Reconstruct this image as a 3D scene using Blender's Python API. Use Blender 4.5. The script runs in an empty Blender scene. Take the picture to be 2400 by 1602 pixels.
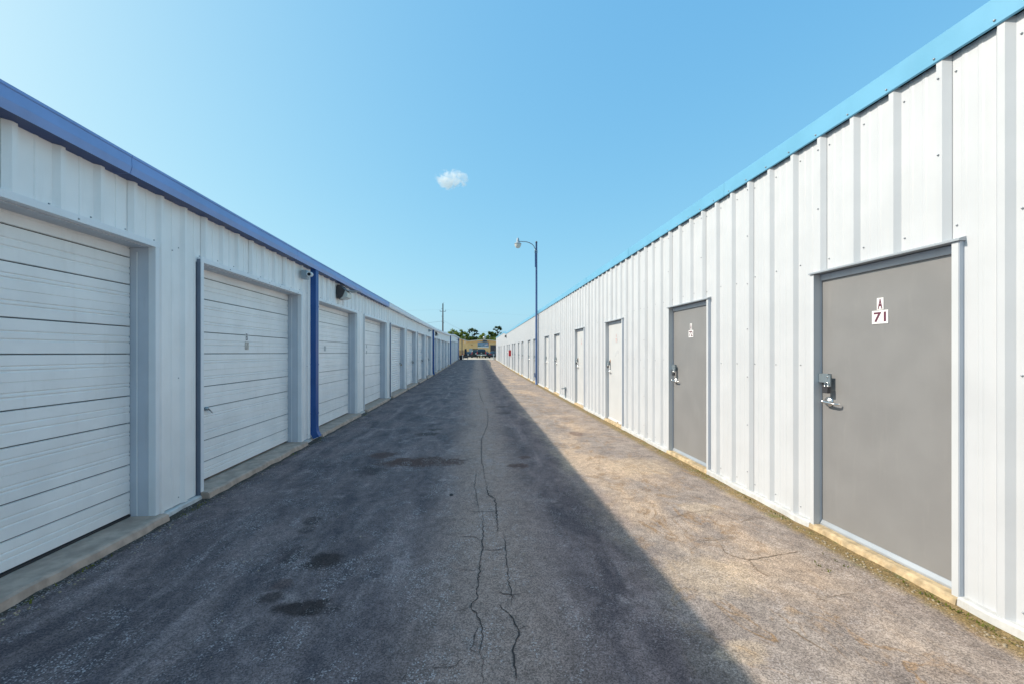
import bpy, math, random
from mathutils import Vector, Matrix
random.seed(11)
R = math.radians
S = bpy.context.scene
COL = S.collection

# ------------------------------------------------------------------ camera, sky, sun, exposure
PSI, F, HZ, CX, CAM_Z = math.atan(82 / 967), 967.0, 826.0, 1200.0, 1.515
cd = bpy.data.cameras.new('camera'); cam = bpy.data.objects.new('camera', cd); COL.objects.link(cam)
cam.location = (0, 0, CAM_Z); cam.rotation_euler = (R(90), 0, -PSI)
cd.sensor_width = 36; cd.lens = F / 2400 * 36; cd.shift_y = 25 / 2400
cd.clip_start = 0.05; cd.clip_end = 9000
S.camera = cam
SUN = Vector((-1.3, 0.12, 1.0)).normalized()
world = bpy.data.worlds.new('World'); S.world = world; world.use_nodes = True
wt = world.node_tree; wt.nodes.clear()
sky = wt.nodes.new('ShaderNodeTexSky'); sky.sky_type = 'NISHITA'; sky.sun_disc = False
sky.sun_elevation = math.asin(SUN.z); sky.sun_rotation = math.atan2(SUN.x, SUN.y)
sky.air_density = 1.0; sky.dust_density = 2.0; sky.ozone_density = 5.0; sky.altitude = 0
bg = wt.nodes.new('ShaderNodeBackground'); bg.inputs['Strength'].default_value = 0.15
wo = wt.nodes.new('ShaderNodeOutputWorld')
# the photograph's film response to the sky: one curve per channel, the same over the whole dome
sep = wt.nodes.new('ShaderNodeSeparateColor'); cmb = wt.nodes.new('ShaderNodeCombineColor'); wt.links.new(sky.outputs[0], sep.inputs[0])
for i, (gain, gam) in enumerate(((.871, .75), (1.682, .448), (2.619, .201))):
    pw_ = wt.nodes.new('ShaderNodeMath'); pw_.operation = 'POWER'; pw_.inputs[1].default_value = gam
    ml_ = wt.nodes.new('ShaderNodeMath'); ml_.operation = 'MULTIPLY'; ml_.inputs[1].default_value = gain
    wt.links.new(sep.outputs[i], pw_.inputs[0]); wt.links.new(pw_.outputs[0], ml_.inputs[0]); wt.links.new(ml_.outputs[0], cmb.inputs[i])
wt.links.new(cmb.outputs[0], bg.inputs[0]); wt.links.new(bg.outputs[0], wo.inputs[0])
sl = bpy.data.lights.new('sun', 'SUN'); sl.energy = 2.6; sl.angle = R(0.53); sl.color = (1.0, 0.93, 0.82)
so = bpy.data.objects.new('sun', sl); COL.objects.link(so); so.location = (0, 0, 60)
so.rotation_euler = SUN.to_track_quat('Z', 'Y').to_euler()
vs = S.view_settings; vs.view_transform = 'Standard'; vs.look = 'None'; vs.exposure = 0.8; vs.gamma = 1
vs.use_curve_mapping = False
S.cycles.max_bounces = 8; S.cycles.diffuse_bounces = 5; S.cycles.glossy_bounces = 3; S.cycles.volume_bounces = 8

# ------------------------------------------------------------------ node helpers
class NT:
    def __init__(s, name):
        s.m = bpy.data.materials.new(name); s.m.use_nodes = True
        s.t = s.m.node_tree; s.n = s.t.nodes; s.p = s.n['Principled BSDF']
    def lk(s, a, b): s.t.links.new(a, b)
    def put(s, sock, v):
        if hasattr(v, 'is_output'): s.lk(v, sock)
        else: sock.default_value = v
    def math(s, op, a, b=0.0, c=0.0, clamp=False):
        k = s.n.new('ShaderNodeMath'); k.operation = op; k.use_clamp = clamp
        for i, v in enumerate((a, b, c)): s.put(k.inputs[i], v)
        return k.outputs[0]
    def noise(s, co, scale, detail=3, rough=0.55, dist=0.0):
        k = s.n.new('ShaderNodeTexNoise'); s.lk(co, k.inputs['Vector'])
        k.inputs['Scale'].default_value = scale; k.inputs['Detail'].default_value = detail
        k.inputs['Roughness'].default_value = rough; k.inputs['Distortion'].default_value = dist
        return k.outputs['Fac']
    def ramp(s, v, a, b, lo=0.0, hi=1.0):
        k = s.n.new('ShaderNodeMapRange'); k.interpolation_type = 'SMOOTHSTEP'
        s.put(k.inputs[0], v)
        for i, q in enumerate((a, b, lo, hi)): k.inputs[i + 1].default_value = q
        return k.outputs[0]
    def mix(s, f, a, b, mode='MIX'):
        k = s.n.new('ShaderNodeMix'); k.data_type = 'RGBA'; k.blend_type = mode; k.clamp_factor = True
        s.put(k.inputs[0], f)
        for i, v in ((6, a), (7, b)):
            s.put(k.inputs[i], (*v, 1) if isinstance(v, tuple) and len(v) == 3 else v)
        return k.outputs[2]
    def pos(s):
        return s.n.new('ShaderNodeNewGeometry').outputs['Position']
    def obj(s):
        return s.n.new('ShaderNodeTexCoord').outputs['Object']
    def gen(s):
        return s.n.new('ShaderNodeTexCoord').outputs['Generated']
    def xyz(s, v):
        k = s.n.new('ShaderNodeSeparateXYZ'); s.lk(v, k.inputs[0]); return k.outputs
    def scale(s, v, sc):
        k = s.n.new('ShaderNodeVectorMath'); k.operation = 'MULTIPLY'; s.lk(v, k.inputs[0]); k.inputs[1].default_value = sc
        return k.outputs[0]
    def bump(s, h, strength, dist=0.01):
        k = s.n.new('ShaderNodeBump'); k.inputs['Strength'].default_value = strength; k.inputs['Distance'].default_value = dist
        s.lk(h, k.inputs['Height']); s.lk(k.outputs[0], s.p.inputs['Normal'])
    def color(s, c): s.put(s.p.inputs['Base Color'], (*c, 1) if isinstance(c, tuple) and len(c) == 3 else c)
    def rough(s, v): s.put(s.p.inputs['Roughness'], v)

def paint(name, col, rough=0.4, metal=0.0, var=0.06, dirt=0.0, dirt_col=(0.25, 0.2, 0.15), wav=0.0, scale=3.0, spec=0.5):
    t = NT(name); p = t.pos()
    n = t.noise(p, scale, 4)
    c = t.mix(t.ramp(n, 0.3, 0.7), tuple(x * (1 - var) for x in col), tuple(min(1, x * (1 + var * .6)) for x in col))
    if dirt:
        st = t.noise(t.scale(p, (9, 9, 1.2)), 1.5, 5, 0.65)
        c = t.mix(t.math('MULTIPLY', t.ramp(st, 0.52, 0.78), dirt), c, dirt_col)
    t.color(c); t.rough(t.ramp(n, 0.2, 0.8, rough - .06, rough + .08))
    t.p.inputs['Metallic'].default_value = metal
    t.p.inputs['Specular IOR Level'].default_value = spec
    if wav: t.bump(t.noise(t.scale(p, (1, 2.2, .8)), 2.5, 2), wav, 0.02)
    return t.m

def emit_free_glass(name, col, rough=0.1):
    t = NT(name); t.color(col); t.rough(rough); t.p.inputs['Specular IOR Level'].default_value = 0.8
    return t.m

M = {}
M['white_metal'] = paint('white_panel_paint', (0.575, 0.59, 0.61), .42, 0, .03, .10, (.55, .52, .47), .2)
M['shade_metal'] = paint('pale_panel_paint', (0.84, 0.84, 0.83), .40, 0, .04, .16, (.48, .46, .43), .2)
M['trim'] = paint('pale_trim_paint', (0.76, 0.78, 0.80), .42, 0, .04, .12, (.45, .42, .38))
M['jamb'] = paint('grey_blue_jamb_paint', (0.52, 0.56, 0.62), .45, 0, .05, .2, (.33, .32, .3))
M['white_trim'] = paint('white_trim_paint', (0.60, 0.615, 0.63), .4, 0, .03, .08, (.55, .5, .42))
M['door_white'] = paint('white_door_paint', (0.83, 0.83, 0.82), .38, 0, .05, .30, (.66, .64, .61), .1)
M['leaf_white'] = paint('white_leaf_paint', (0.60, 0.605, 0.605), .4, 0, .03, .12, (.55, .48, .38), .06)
M['leaf_grey'] = paint('grey_leaf_paint', (0.25, 0.246, 0.244), .42, 0, .05, .12, (.40, .385, .36), .04)
M['sky_blue'] = paint('bright_blue_trim', (0.15, 0.40, 0.58), .35, 0, .05, .15, (.2, .42, .6))
M['blue'] = paint('faded_blue_gutter', (0.195, 0.315, 0.61), .38, 0, .10, .35, (.26, .38, .60), .1)
M['navy'] = paint('blue_downspout', (0.030, 0.095, 0.29), .38, 0, .08, .15, (.04, .09, .22), spec=.25)
M['gutter_shade'] = paint('navy_shade_underside', (0.020, 0.058, 0.19), .4, 0, .08, spec=.25)  # darker blue that stands in for shade under the gutter
M['post_blue'] = paint('blue_post_paint', (0.075, 0.135, 0.29), .4, 0, .06)
M['pale_gutter'] = paint('pale_gutter_paint', (0.68, 0.70, 0.75), .4, 0, .05, .2, (.45, .44, .46))
M['roof'] = paint('galvanised_roof', (0.55, 0.57, 0.6), .45, .3, .1)
M['dark'] = paint('dark_void', (0.015, 0.017, 0.02), .8, 0, .1)
M['seam'] = paint('door_core', (.13, .125, .12), .8, 0, .1)
M['trim_shade'] = paint('painted_trim_shade', (.17, .20, .26), .6, 0, .1)  # dark tone that stands in for shade on the trim sides
M['rubber'] = paint('black_rubber', (0.03, 0.03, 0.035), .7, 0, .2)
M['steel'] = paint('bare_steel', (0.62, 0.62, 0.62), .25, .9, .05)
M['zinc'] = paint('zinc_hasp', (0.34, 0.40, 0.43), .4, .6, .08)
M['galv'] = paint('galvanised_strip', (0.42, 0.45, 0.48), .45, .4, .06)
M['lock'] = paint('dark_padlock', (0.10, 0.095, 0.10), .35, .5, .1)
M['brass'] = paint('brass_padlock', (0.36, 0.24, 0.09), .35, .8, .1)
M['rust'] = paint('rusty_metal', (0.36, 0.16, 0.05), .8, 0, .4, scale=30)
M['bronze'] = paint('bronze_lamp_housing', (0.075, 0.065, 0.068), .5, .3, .1)
M['lens'] = paint('frosted_lens', (0.62, 0.60, 0.54), .25, 0, .05)
M['cam_white'] = paint('white_camera_shell', (0.72, 0.73, 0.74), .4, 0, .03)
M['cam_grey'] = paint('grey_junction_box', (0.36, 0.42, 0.47), .5, 0, .04)
M['red'] = paint('red_cabinet', (0.55, 0.02, 0.03), .4, 0, .06)
M['plate'] = paint('white_plate', (0.82, 0.81, 0.80), .5, 0, .02)
M['plate_tan'] = paint('dirty_tan_plate', (0.52, 0.48, 0.43), .7, 0, .35, scale=40)
M['plate_pale'] = paint('faded_plate', (0.50, 0.51, 0.52), .7, 0, .2, scale=40)
M['ink'] = paint('maroon_ink', (0.13, 0.03, 0.06), .6, 0, .1)
M['ink_dark'] = paint('dark_ink', (0.04, 0.03, 0.04), .6, 0, .1)
M['ink_red'] = paint('faded_red_ink', (0.62, 0.36, 0.34), .6, 0, .1)
M['concrete'] = paint('stained_concrete', (0.47, 0.36, 0.29), .85, 0, .22, .6, (.31, .23, .18), scale=9)
M['sill'] = paint('ochre_sill_concrete', (0.56, 0.42, 0.25), .85, 0, .35, .8, (.36, .22, .09), scale=14)
M['base_white'] = paint('whitewashed_base', (0.56, 0.555, 0.54), .8, 0, .14, .5, (.40, .33, .24), scale=12)
M['wood'] = paint('weathered_pole_wood', (0.055, 0.036, 0.034), .85, 0, .25, scale=8)
M['wire'] = paint('wire', (0.22, 0.27, 0.32), .6, 0, .05)
M['porcelain'] = paint('insulator', (0.30, 0.36, 0.42), .3, 0, .1)

# ------------------------------------------------------------------ mesh builder and tagging
W = {}
class MB:
    def __init__(s): s.v, s.f, s.mi, s.sm, s.mats = [], [], [], [], []
    def m(s, name):
        if name not in s.mats: s.mats.append(name)
        return s.mats.index(name)
    def face(s, pts, mat, smooth=False):
        b = len(s.v); s.v += [tuple(p) for p in pts]; s.f.append(tuple(range(b, b + len(pts))))
        s.mi.append(s.m(mat)); s.sm.append(smooth)
    def box(s, x0, x1, y0, y1, z0, z1, mat):
        b = len(s.v)
        s.v += [(x, y, z) for z in (z0, z1) for y in (y0, y1) for x in (x0, x1)]
        for f in ((0, 2, 3, 1), (4, 5, 7, 6), (0, 1, 5, 4), (2, 6, 7, 3), (0, 4, 6, 2), (1, 3, 7, 5)):
            s.f.append(tuple(b + i for i in f)); s.mi.append(s.m(mat)); s.sm.append(False)
    def prism(s, poly, axis, a, b, mat, fa=None):
        """poly: 2D points in the plane across axis, extruded from a to b along it (x, y or z)"""
        def P(p, t): return {'x': (t, p[0], p[1]), 'y': (p[0], t, p[1]), 'z': (p[0], p[1], t)}[axis]
        n = len(poly); k = len(s.v)
        s.v += [P(p, a) for p in poly] + [P(p, b) for p in poly]
        fs = [tuple(range(n))[::-1], tuple(range(n, 2 * n))] + [(i, (i + 1) % n, n + (i + 1) % n, n + i) for i in range(n)]
        for f in fs: s.f.append(tuple(k + i for i in f)); s.mi.append(s.m(mat)); s.sm.append(False)
    def tube(s, path, rad, mat, n=8, cap=True):
        path = [Vector(p) for p in path]; rad = rad if isinstance(rad, (list, tuple)) else [rad] * len(path)
        k = len(s.v); up = None
        for i, p in enumerate(path):
            d = (path[min(i + 1, len(path) - 1)] - path[max(i - 1, 0)]).normalized()
            ref = Vector((0, 0, 1)) if abs(d.z) < .9 else Vector((1, 0, 0))
            if up is None: up = ref
            u = d.cross(up)
            if u.length < 1e-4: u = d.cross(ref)
            u.normalize(); w = u.cross(d)
            for j in range(n):
                a = 2 * math.pi * j / n; s.v.append(tuple(p + (u * math.cos(a) + w * math.sin(a)) * rad[i]))
            up = w
        for i in range(len(path) - 1):
            for j in range(n):
                a, b = k + i * n + j, k + i * n + (j + 1) % n
                s.f.append((a, b, b + n, a + n)); s.mi.append(s.m(mat)); s.sm.append(n > 5)
        if cap:
            for base, rev in ((k, False), (k + (len(path) - 1) * n, True)):
                f = tuple(range(base, base + n)); s.f.append(f[::-1] if rev else f); s.mi.append(s.m(mat)); s.sm.append(False)
    def lathe(s, c, prof, mat, n=16, axis='z'):
        k = len(s.v); c = Vector(c)
        for r, h in prof:
            for j in range(n):
                a = 2 * math.pi * j / n; q = (r * math.cos(a), r * math.sin(a), h)
                if axis == 'x': q = (q[2], q[0], q[1])
                if axis == 'y': q = (q[0], q[2], q[1])
                s.v.append(tuple(c + Vector(q)))
        for i in range(len(prof) - 1):
            for j in range(n):
                a, b = k + i * n + j, k + i * n + (j + 1) % n
                s.f.append((a, b, b + n, a + n)); s.mi.append(s.m(mat)); s.sm.append(True)
    def loft(s, rings, mat, cap=True, smooth=False):
        k = len(s.v); n = len(rings[0])
        for r in rings: s.v += [tuple(p) for p in r]
        for i in range(len(rings) - 1):
            for j in range(n):
                a, b = k + i * n + j, k + i * n + (j + 1) % n
                s.f.append((a, b, b + n, a + n)); s.mi.append(s.m(mat)); s.sm.append(smooth)
        if cap:
            s.f.append(tuple(range(k, k + n))[::-1]); s.mi.append(s.m(mat)); s.sm.append(False)
            e = k + (len(rings) - 1) * n; s.f.append(tuple(range(e, e + n))); s.mi.append(s.m(mat)); s.sm.append(False)
    def build(s, name, parent=None, base=False, **props):
        xs = list(zip(*s.v)); c = Vector(((min(xs[0]) + max(xs[0])) / 2, (min(xs[1]) + max(xs[1])) / 2, min(xs[2])))
        me = bpy.data.meshes.new(name)
        me.from_pydata([(x - c.x, y - c.y, z - c.z) for x, y, z in s.v], [], s.f)
        for n in s.mats: me.materials.append(M[n])
        me.polygons.foreach_set('material_index', s.mi); me.polygons.foreach_set('use_smooth', s.sm)
        me.update()
        return link(name, me, c, parent, **props)

def link(name, data, loc, parent=None, **props):
    o = bpy.data.objects.new(name, data); COL.objects.link(o); o.location = loc; W[o] = Vector(loc)
    if parent is not None:
        o.parent = parent; o.matrix_parent_inverse = Matrix.Translation(-W[parent])
    for k, v in props.items(): o[k] = v
    return o
def thing(name, loc, label, category, group=None):
    o = link(name, None, loc, label=label, category=category); o.empty_display_size = .2
    if group: o['group'] = group
    return o
def tag(o, label, category, group=None):
    o['label'] = label; o['category'] = category
    if group: o['group'] = group
    return o
def pw(pts):
    def f(t):
        if t <= pts[0][0]: return pts[0][1]
        for (a, u), (b, v) in zip(pts, pts[1:]):
            if t <= b: return u + (v - u) * (t - a) / (b - a)
        return pts[-1][1]
    return f
def smooth(f, w):
    return lambda t: sum(f(t + w * k / 4) for k in range(-4, 5)) / 9
ground_z = smooth(pw([(12, 0), (28, .06), (40, .17), (50, .30), (60, .43), (66, .45), (76, .42), (86, .385), (100, .35), (140, .3)]), 5)
def unproj(px, py):
    """point of the photograph on the flat near ground -> world x, y"""
    zc = F * CAM_Z / (py - HZ); xc = (px - CX) / F * zc
    return xc * math.cos(PSI) + zc * math.sin(PSI), zc * math.cos(PSI) - xc * math.sin(PSI)

# ------------------------------------------------------------------ ground sheets
def sheet(name, xs, ys, dz, mat, **props):
    v = [(x, y, ground_z(y) + dz) for y in ys for x in xs]; n = len(xs)
    f = [(j * n + i, j * n + i + 1, (j + 1) * n + i + 1, (j + 1) * n + i) for j in range(len(ys) - 1) for i in range(n - 1)]
    me = bpy.data.meshes.new(name); me.from_pydata(v, [], f); me.materials.append(mat)
    for p in me.polygons: p.use_smooth = True
    return link(name, me, (0, 0, 0), **props)

def asphalt():
    t = NT('weathered_asphalt'); p = t.pos(); x, y, z = t.xyz(p)
    q_ = t.scale(p, (1.25, .45, 1)); big = t.noise(q_, .55, 4, .6); med = t.noise(q_, 2.1, 6, .68, .5); fine = t.noise(p, 11, 4, .7)
    streak = t.noise(t.scale(p, (2.6, .35, 1)), 1.6, 4, .6)
    c = t.mix(t.ramp(med, .30, .72), (.092, .071, .077), (.245, .176, .167))
    c = t.mix(t.math('MULTIPLY', t.ramp(streak, .53, .75), .6), c, (.38, .285, .27))
    # worn, browner strip along the middle
    mid = t.math('MULTIPLY', t.ramp(t.math('ABSOLUTE', t.math('SUBTRACT', x, .10)), .10, .70, 1, 0), t.ramp(big, .25, .6, .45, .95))
    c = t.mix(mid, c, (.365, .250, .205))
    # bare pale patches where the surface has ravelled
    rav = t.noise(p, 1.35, 6, .72, .3)
    c = t.mix(t.math('MULTIPLY', t.ramp(rav, .56, .68), .65), c, (.36, .275, .26))
    # sandy wash and rust brown drainage lines towards the right hand wall
    xr = t.math('ADD', x, t.math('MULTIPLY', t.math('SUBTRACT', t.noise(t.scale(p, (1, .5, 1)), 1.7, 5, .65), .5), .75))
    c = t.mix(t.math('MULTIPLY', t.ramp(xr, .98, 1.42), .9), c, t.mix(t.ramp(t.noise(p, 3.2, 5, .65), .35, .65), (.25, .200, .170), (.38, .308, .258)))
    zone = t.math('MULTIPLY', t.ramp(xr, 1.0, 1.5), t.ramp(xr, 1.9, 2.6, 1, .1))
    dust = t.noise(t.scale(p, (1, .6, 1)), .95, 6, .60, .5)
    c = t.mix(t.math('MULTIPLY', zone, t.ramp(dust, .44, .63, 0, .88)), c, (.55, .39, .268))
    dd = t.noise(t.scale(p, (1.3, .7, 1)), 1.9, 6, .62, 1.1)
    line = t.ramp(t.math('ABSOLUTE', t.math('SUBTRACT', dd, .5)), .0, .035, 1, 0)
    c = t.mix(t.math('MULTIPLY', zone, t.math('MULTIPLY', line, t.ramp(rav, .40, .60))), c, (.30, .185, .100))
    c = t.mix(t.math('MULTIPLY', t.ramp(xr, 1.3, 2.0), t.ramp(dd, .58, .70, 0, .75)), c, (.33, .21, .115))
    # oil and rust stains, each where the photograph has it
    wob = t.math('MULTIPLY', t.math('SUBTRACT', t.noise(p, 6, 5, .72), .5), 2.0)
    def stain(cx, cy, rx, ry, amt, col):
        nonlocal c
        a = t.math('POWER', t.math('DIVIDE', t.math('SUBTRACT', x, cx), rx), 2.0)
        b = t.math('POWER', t.math('DIVIDE', t.math('SUBTRACT', y, cy), ry), 2.0)
        d = t.math('ADD', t.math('SQRT', t.math('ADD', a, b)), wob)
        c = t.mix(t.ramp(d, .55, 1.15, amt, 0), c, col)
    dk, br = (.050, .032, .030), (.100, .050, .040)
    for (px, py, w, h, amt, col) in [(985, 1081, 175, 16, .9, br), (898, 1065, 60, 11, .7, br), (1215, 1090, 44, 8, .7, br),
            (872, 1102, 60, 16, .45, dk), (1003, 1016, 44, 6, .7, dk), (1020, 1005, 30, 4, .7, dk), (760, 1312, 75, 34, .85, dk),
            (722, 1423, 125, 32, .85, dk), (636, 1397, 50, 22, .7, dk), (690, 1300, 60, 30, .45, dk), (730, 1221, 40, 16, .6, dk),
            (720, 1240, 30, 14, .5, dk), (660, 1370, 40, 18, .4, br), (1228, 1070, 30, 5, .6, br), (1180, 967, 30, 4, .5, dk),
            (1175, 952, 26, 3, .5, dk), (1350, 1015, 30, 8, .5, br)]:
        cx, cy = unproj(px, py); x2, _ = unproj(px + w / 2, py); _, y0 = unproj(px, py - h / 2); _, y1 = unproj(px, py + h / 2)
        stain(cx, cy, abs(x2 - cx) * 1.3, max(.06, abs(y0 - y1) * .75), min(1, amt * 1.15), col)
    for (px, py, w, h) in [(2000 * .83, 1345, 250, 90), (1500, 1090, 160, 40), (1640, 1190, 90, 26), (1745, 1525, 120, 60), (1730, 1155, 80, 20)]:
        cx, cy = unproj(px, py); x2, _ = unproj(px + w / 2, py); _, y0 = unproj(px, py - h / 2); _, y1 = unproj(px, py + h / 2)
        stain(cx, cy, abs(x2 - cx) * 1.1, max(.05, abs(y0 - y1) * .6), .4, (.58, .43, .29))
    # soil and moss gathered along both walls
    e1 = t.ramp(t.math('ADD', x, t.math('MULTIPLY', t.math('SUBTRACT', fine, .5), .16)), 2.64, 2.76)
    c = t.mix(t.math('MULTIPLY', e1, .9), c, t.mix(t.ramp(t.noise(p, 6, 4, .7), .50, .66), (.24, .16, .06), (.15, .14, .035)))
    e2 = t.ramp(t.math('ADD', x, t.math('MULTIPLY', t.math('SUBTRACT', fine, .5), .16)), -2.76, -2.68, 1, 0)
    c = t.mix(t.math('MULTIPLY', e2, .85), c, (.05, .042, .028))
    # stone chips
    vo = t.n.new('ShaderNodeTexVoronoi'); t.lk(p, vo.inputs['Vector']); vo.inputs['Scale'].default_value = 150
    chip = t.xyz(vo.outputs['Color'])[0]
    vo2 = t.n.new('ShaderNodeTexVoronoi'); t.lk(p, vo2.inputs['Vector']); vo2.inputs['Scale'].default_value = 300
    chip2 = t.xyz(vo2.outputs['Color'])[1]
    k = t.math('ADD', t.ramp(chip, 0, 1, .66, 1.34), t.ramp(chip2, .0, 1, -.20, .20))
    k = t.math('MULTIPLY', k, t.ramp(fine, .3, .7, .82, 1.16))
    comb = t.n.new('ShaderNodeCombineColor')
    for i in range(3): t.lk(k, comb.inputs[i])
    c = t.mix(1.0, c, comb.outputs[0], 'MULTIPLY')
    w = t.math('MULTIPLY', t.ramp(chip, .80, .92), t.math('MULTIPLY', t.ramp(t.noise(t.scale(p, (1.2, .8, 1)), 2.6, 6, .75, .8), .48, .60), t.ramp(x, .2, 1.0, 1, .45)))
    c = t.mix(t.math('MULTIPLY', w, .75), c, (.52, .47, .47))
    t.color(c); t.rough(.82); t.p.inputs['Specular IOR Level'].default_value = .3
    t.bump(t.math('ADD', t.math('MULTIPLY', chip, .5), fine), .28, .004)
    return t.m

def grass():
    t = NT('dry_grass_ground'); p = t.pos(); n = t.noise(p, .4, 6)
    t.color(t.mix(t.ramp(n, .35, .65), (.09, .10, .035), (.20, .17, .10))); t.rough(.95); return t.m
def lot():
    t = NT('dusty_concrete_lot'); p = t.pos(); n = t.noise(p, .7, 6, .6)
    c = t.mix(t.ramp(n, .35, .65), (.50, .40, .30), (.62, .52, .41)); t.color(c); t.rough(.9); return t.m

ys = [-14 + .5 * i for i in range(300)]
sheet('ground', [-4000, -400, -60, -12, -3, 3, 12, 60, 400, 4000], [-4000, -400] + [-60, -14] + [i * 2 for i in range(0, 80)] + [300, 1000, 6000], -.02, grass(), kind='structure')
road = sheet('road', [-3.4, -2.7, -2, -1, 0, 1, 2, 2.7, 3.4], [-14 + .5 * i for i in range(163)], 0, asphalt(), kind='structure')
sheet('parking_lot', [-26, -10, -4, 0, 4, 10, 26], [67 + i for i in range(49)], .004, lot(), kind='structure')

# cracks: thin sunken-looking dark ribbons along the traced lines, parts of the road
t = NT('crack_filler'); t.color((.055, .042, .040)); t.rough(.95); M['crack'] = t.m
t = NT('crack_dirt'); t.color((.235, .165, .11)); t.rough(.95); M['crack_dirt'] = t.m
z6 = lambda q: [(600 + a / 2.936, 1100 + b / 2.936) for a, b in q]
z8 = lambda q: [(1400 + a / 2.405, 950 + b / 2.405) for a, b in q]
def crack(pts, wid, mat):
    pts = [Vector((*unproj(*p), 0)) for p in pts]
    fine = [pts[0]]
    for a, b in zip(pts, pts[1:]):
        n = max(2, int((b - a).length / .025))
        for i in range(1, n + 1):
            q = a.lerp(b, i / n); j = .009 if i < n else 0
            fine.append(q + Vector((random.uniform(-j, j), random.uniform(-j, j), 0)))
    mb = MB(); L = []; n = len(fine)
    for i, q in enumerate(fine):
        d = (fine[min(i + 1, n - 1)] - fine[max(0, i - 1)]).normalized(); s = Vector((-d.y, d.x, 0))
        w = wid * random.uniform(.35, 1.0) * min(1, .2 + 4 * min(i, n - 1 - i) / n)
        L.append((q - s * w, q + s * w))
    for (a, b), (c, d) in zip(L, L[1:]):
        zz = ground_z(a.y) + .004
        mb.face([(a.x, a.y, zz), (b.x, b.y, zz), (d.x, d.y, zz), (c.x, c.y, zz)], mat)
    mb.build('crack', road)
for q, w in [([(1588, 100), (1592, 150), (1608, 178), (1640, 195), (1652, 250), (1660, 330), (1665, 430)], .010),
             ([(1705, 430), (1715, 545), (1725, 640), (1735, 730), (1755, 860), (1765, 960)], .0065),
             ([(1665, 925), (1740, 990), (1780, 1060), (1810, 1110), (1790, 1170), (1765, 1250), (1775, 1350), (1785, 1474)], .0085),
             ([(1560, 290), (1562, 400), (1560, 550), (1540, 640), (1530, 780), (1520, 840), (1530, 870), (1480, 940), (1520, 1010), (1560, 1090), (1565, 1150), (1540, 1240), (1560, 1300), (1555, 1420), (1562, 1474)], .0065),
             ([(1450, 288), (1560, 288), (1650, 285)], .007), ([(1560, 553), (1640, 552), (1715, 545)], .006),
             ([(1390, 688), (1530, 690)], .005), ([(1650, 840), (1700, 855), (1760, 860), (1850, 845)], .0055),
             ([(1480, 940), (1400, 970), (1320, 975)], .0035), ([(1810, 1100), (1880, 1070)], .004),
             ([(1520, 1080), (1500, 1180), (1470, 1240), (1540, 1255)], .004), ([(1200, 1365), (1340, 1360), (1430, 1300)], .004),
             ([(1040, 1400), (1005, 1455)], .005), ([(1400, 462), (1500, 460), (1530, 480)], .006)]:
    crack(z6(q), w * .72, 'crack')
for q, w in [([(380, 640), (520, 600), (700, 580)], .010), ([(550, 770), (690, 750), (800, 735)], .010),
             ([(680, 770), (720, 830), (850, 870), (1000, 845), (1180, 815)], .013), ([(780, 660), (900, 630), (960, 640)], .009),
             ([(850, 870), (920, 940), (1010, 975)], .012), ([(1060, 1240), (1200, 1330), (1300, 1390)], .016), ([(1250, 1090), (1340, 1070), (1440, 1060)], .009)]:
    crack(z8(q), w * .34, 'crack_dirt')
t = NT('crack_faint'); t.color((.10, .078, .070)); t.rough(.95); M['crack_faint'] = t.m
crack([(1139, 955), (1144, 968), (1143, 995), (1128, 1030), (1129, 1077), (1131, 1090), (1140, 1136)], .007, 'crack_faint')
crack([(1118, 1098), (1112, 1140), (1124, 1200)], .004, 'crack_faint'); crack([(1120, 905), (1126, 930), (1136, 950)], .010, 'crack_faint')

# ------------------------------------------------------------------ storage buildings
TOP_L = smooth(pw([(20, 2.955), (28, 2.99), (40, 3.19), (44, 3.30), (51, 3.60), (66, 3.78), (76, 3.83)]), 1.5)
HEAD_L = pw([(14, 2.455), (17, 2.48), (26, 2.49), (30, 2.53), (43, 2.58), (48, 2.86), (60, 3.02), (70, 3.1)])
TOP_R = pw([(40, 3.345), (41.5, 3.36), (44.5, 3.62), (63, 3.70)])
HEAD_R = lambda y: 2.185 + ground_z(y) * .5
XL, XR = -2.90, 2.92                       # flat planes of the two walls
L_END, R_END = 66.0, 63.0

L_DOORS = [(-1.9, .9), (1.45, 3.985), (4.55, 7.06), (7.72, 10.22), (10.80, 13.48), (14.05, 16.88), (17.16, 19.94), (20.42, 23.24),
           (23.75, 26.45), (28.1, 30.0), (30.4, 33.1), (33.7, 36.6), (37.1, 39.9), (40.3, 43.8), (45.4, 47.9), (48.6, 51.2), (52.0, 54.6), (55.6, 58.2), (59.2, 61.9)]
R_DOORS = [(2.245, 3.352), (4.945, 6.045), (8.02, 9.125), (10.98, 12.06), (14.25, 15.35), (16.45, 17.56), (20.05, 21.1), (22.3, 23.38),
           (25.7, 26.8), (28.0, 29.08), (31.15, 32.2), (33.05, 34.1), (36.65, 37.7), (39.0, 40.1), (43.4, 44.5), (49.0, 50.1), (52.2, 53.3), (55.2, 56.3)]

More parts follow.
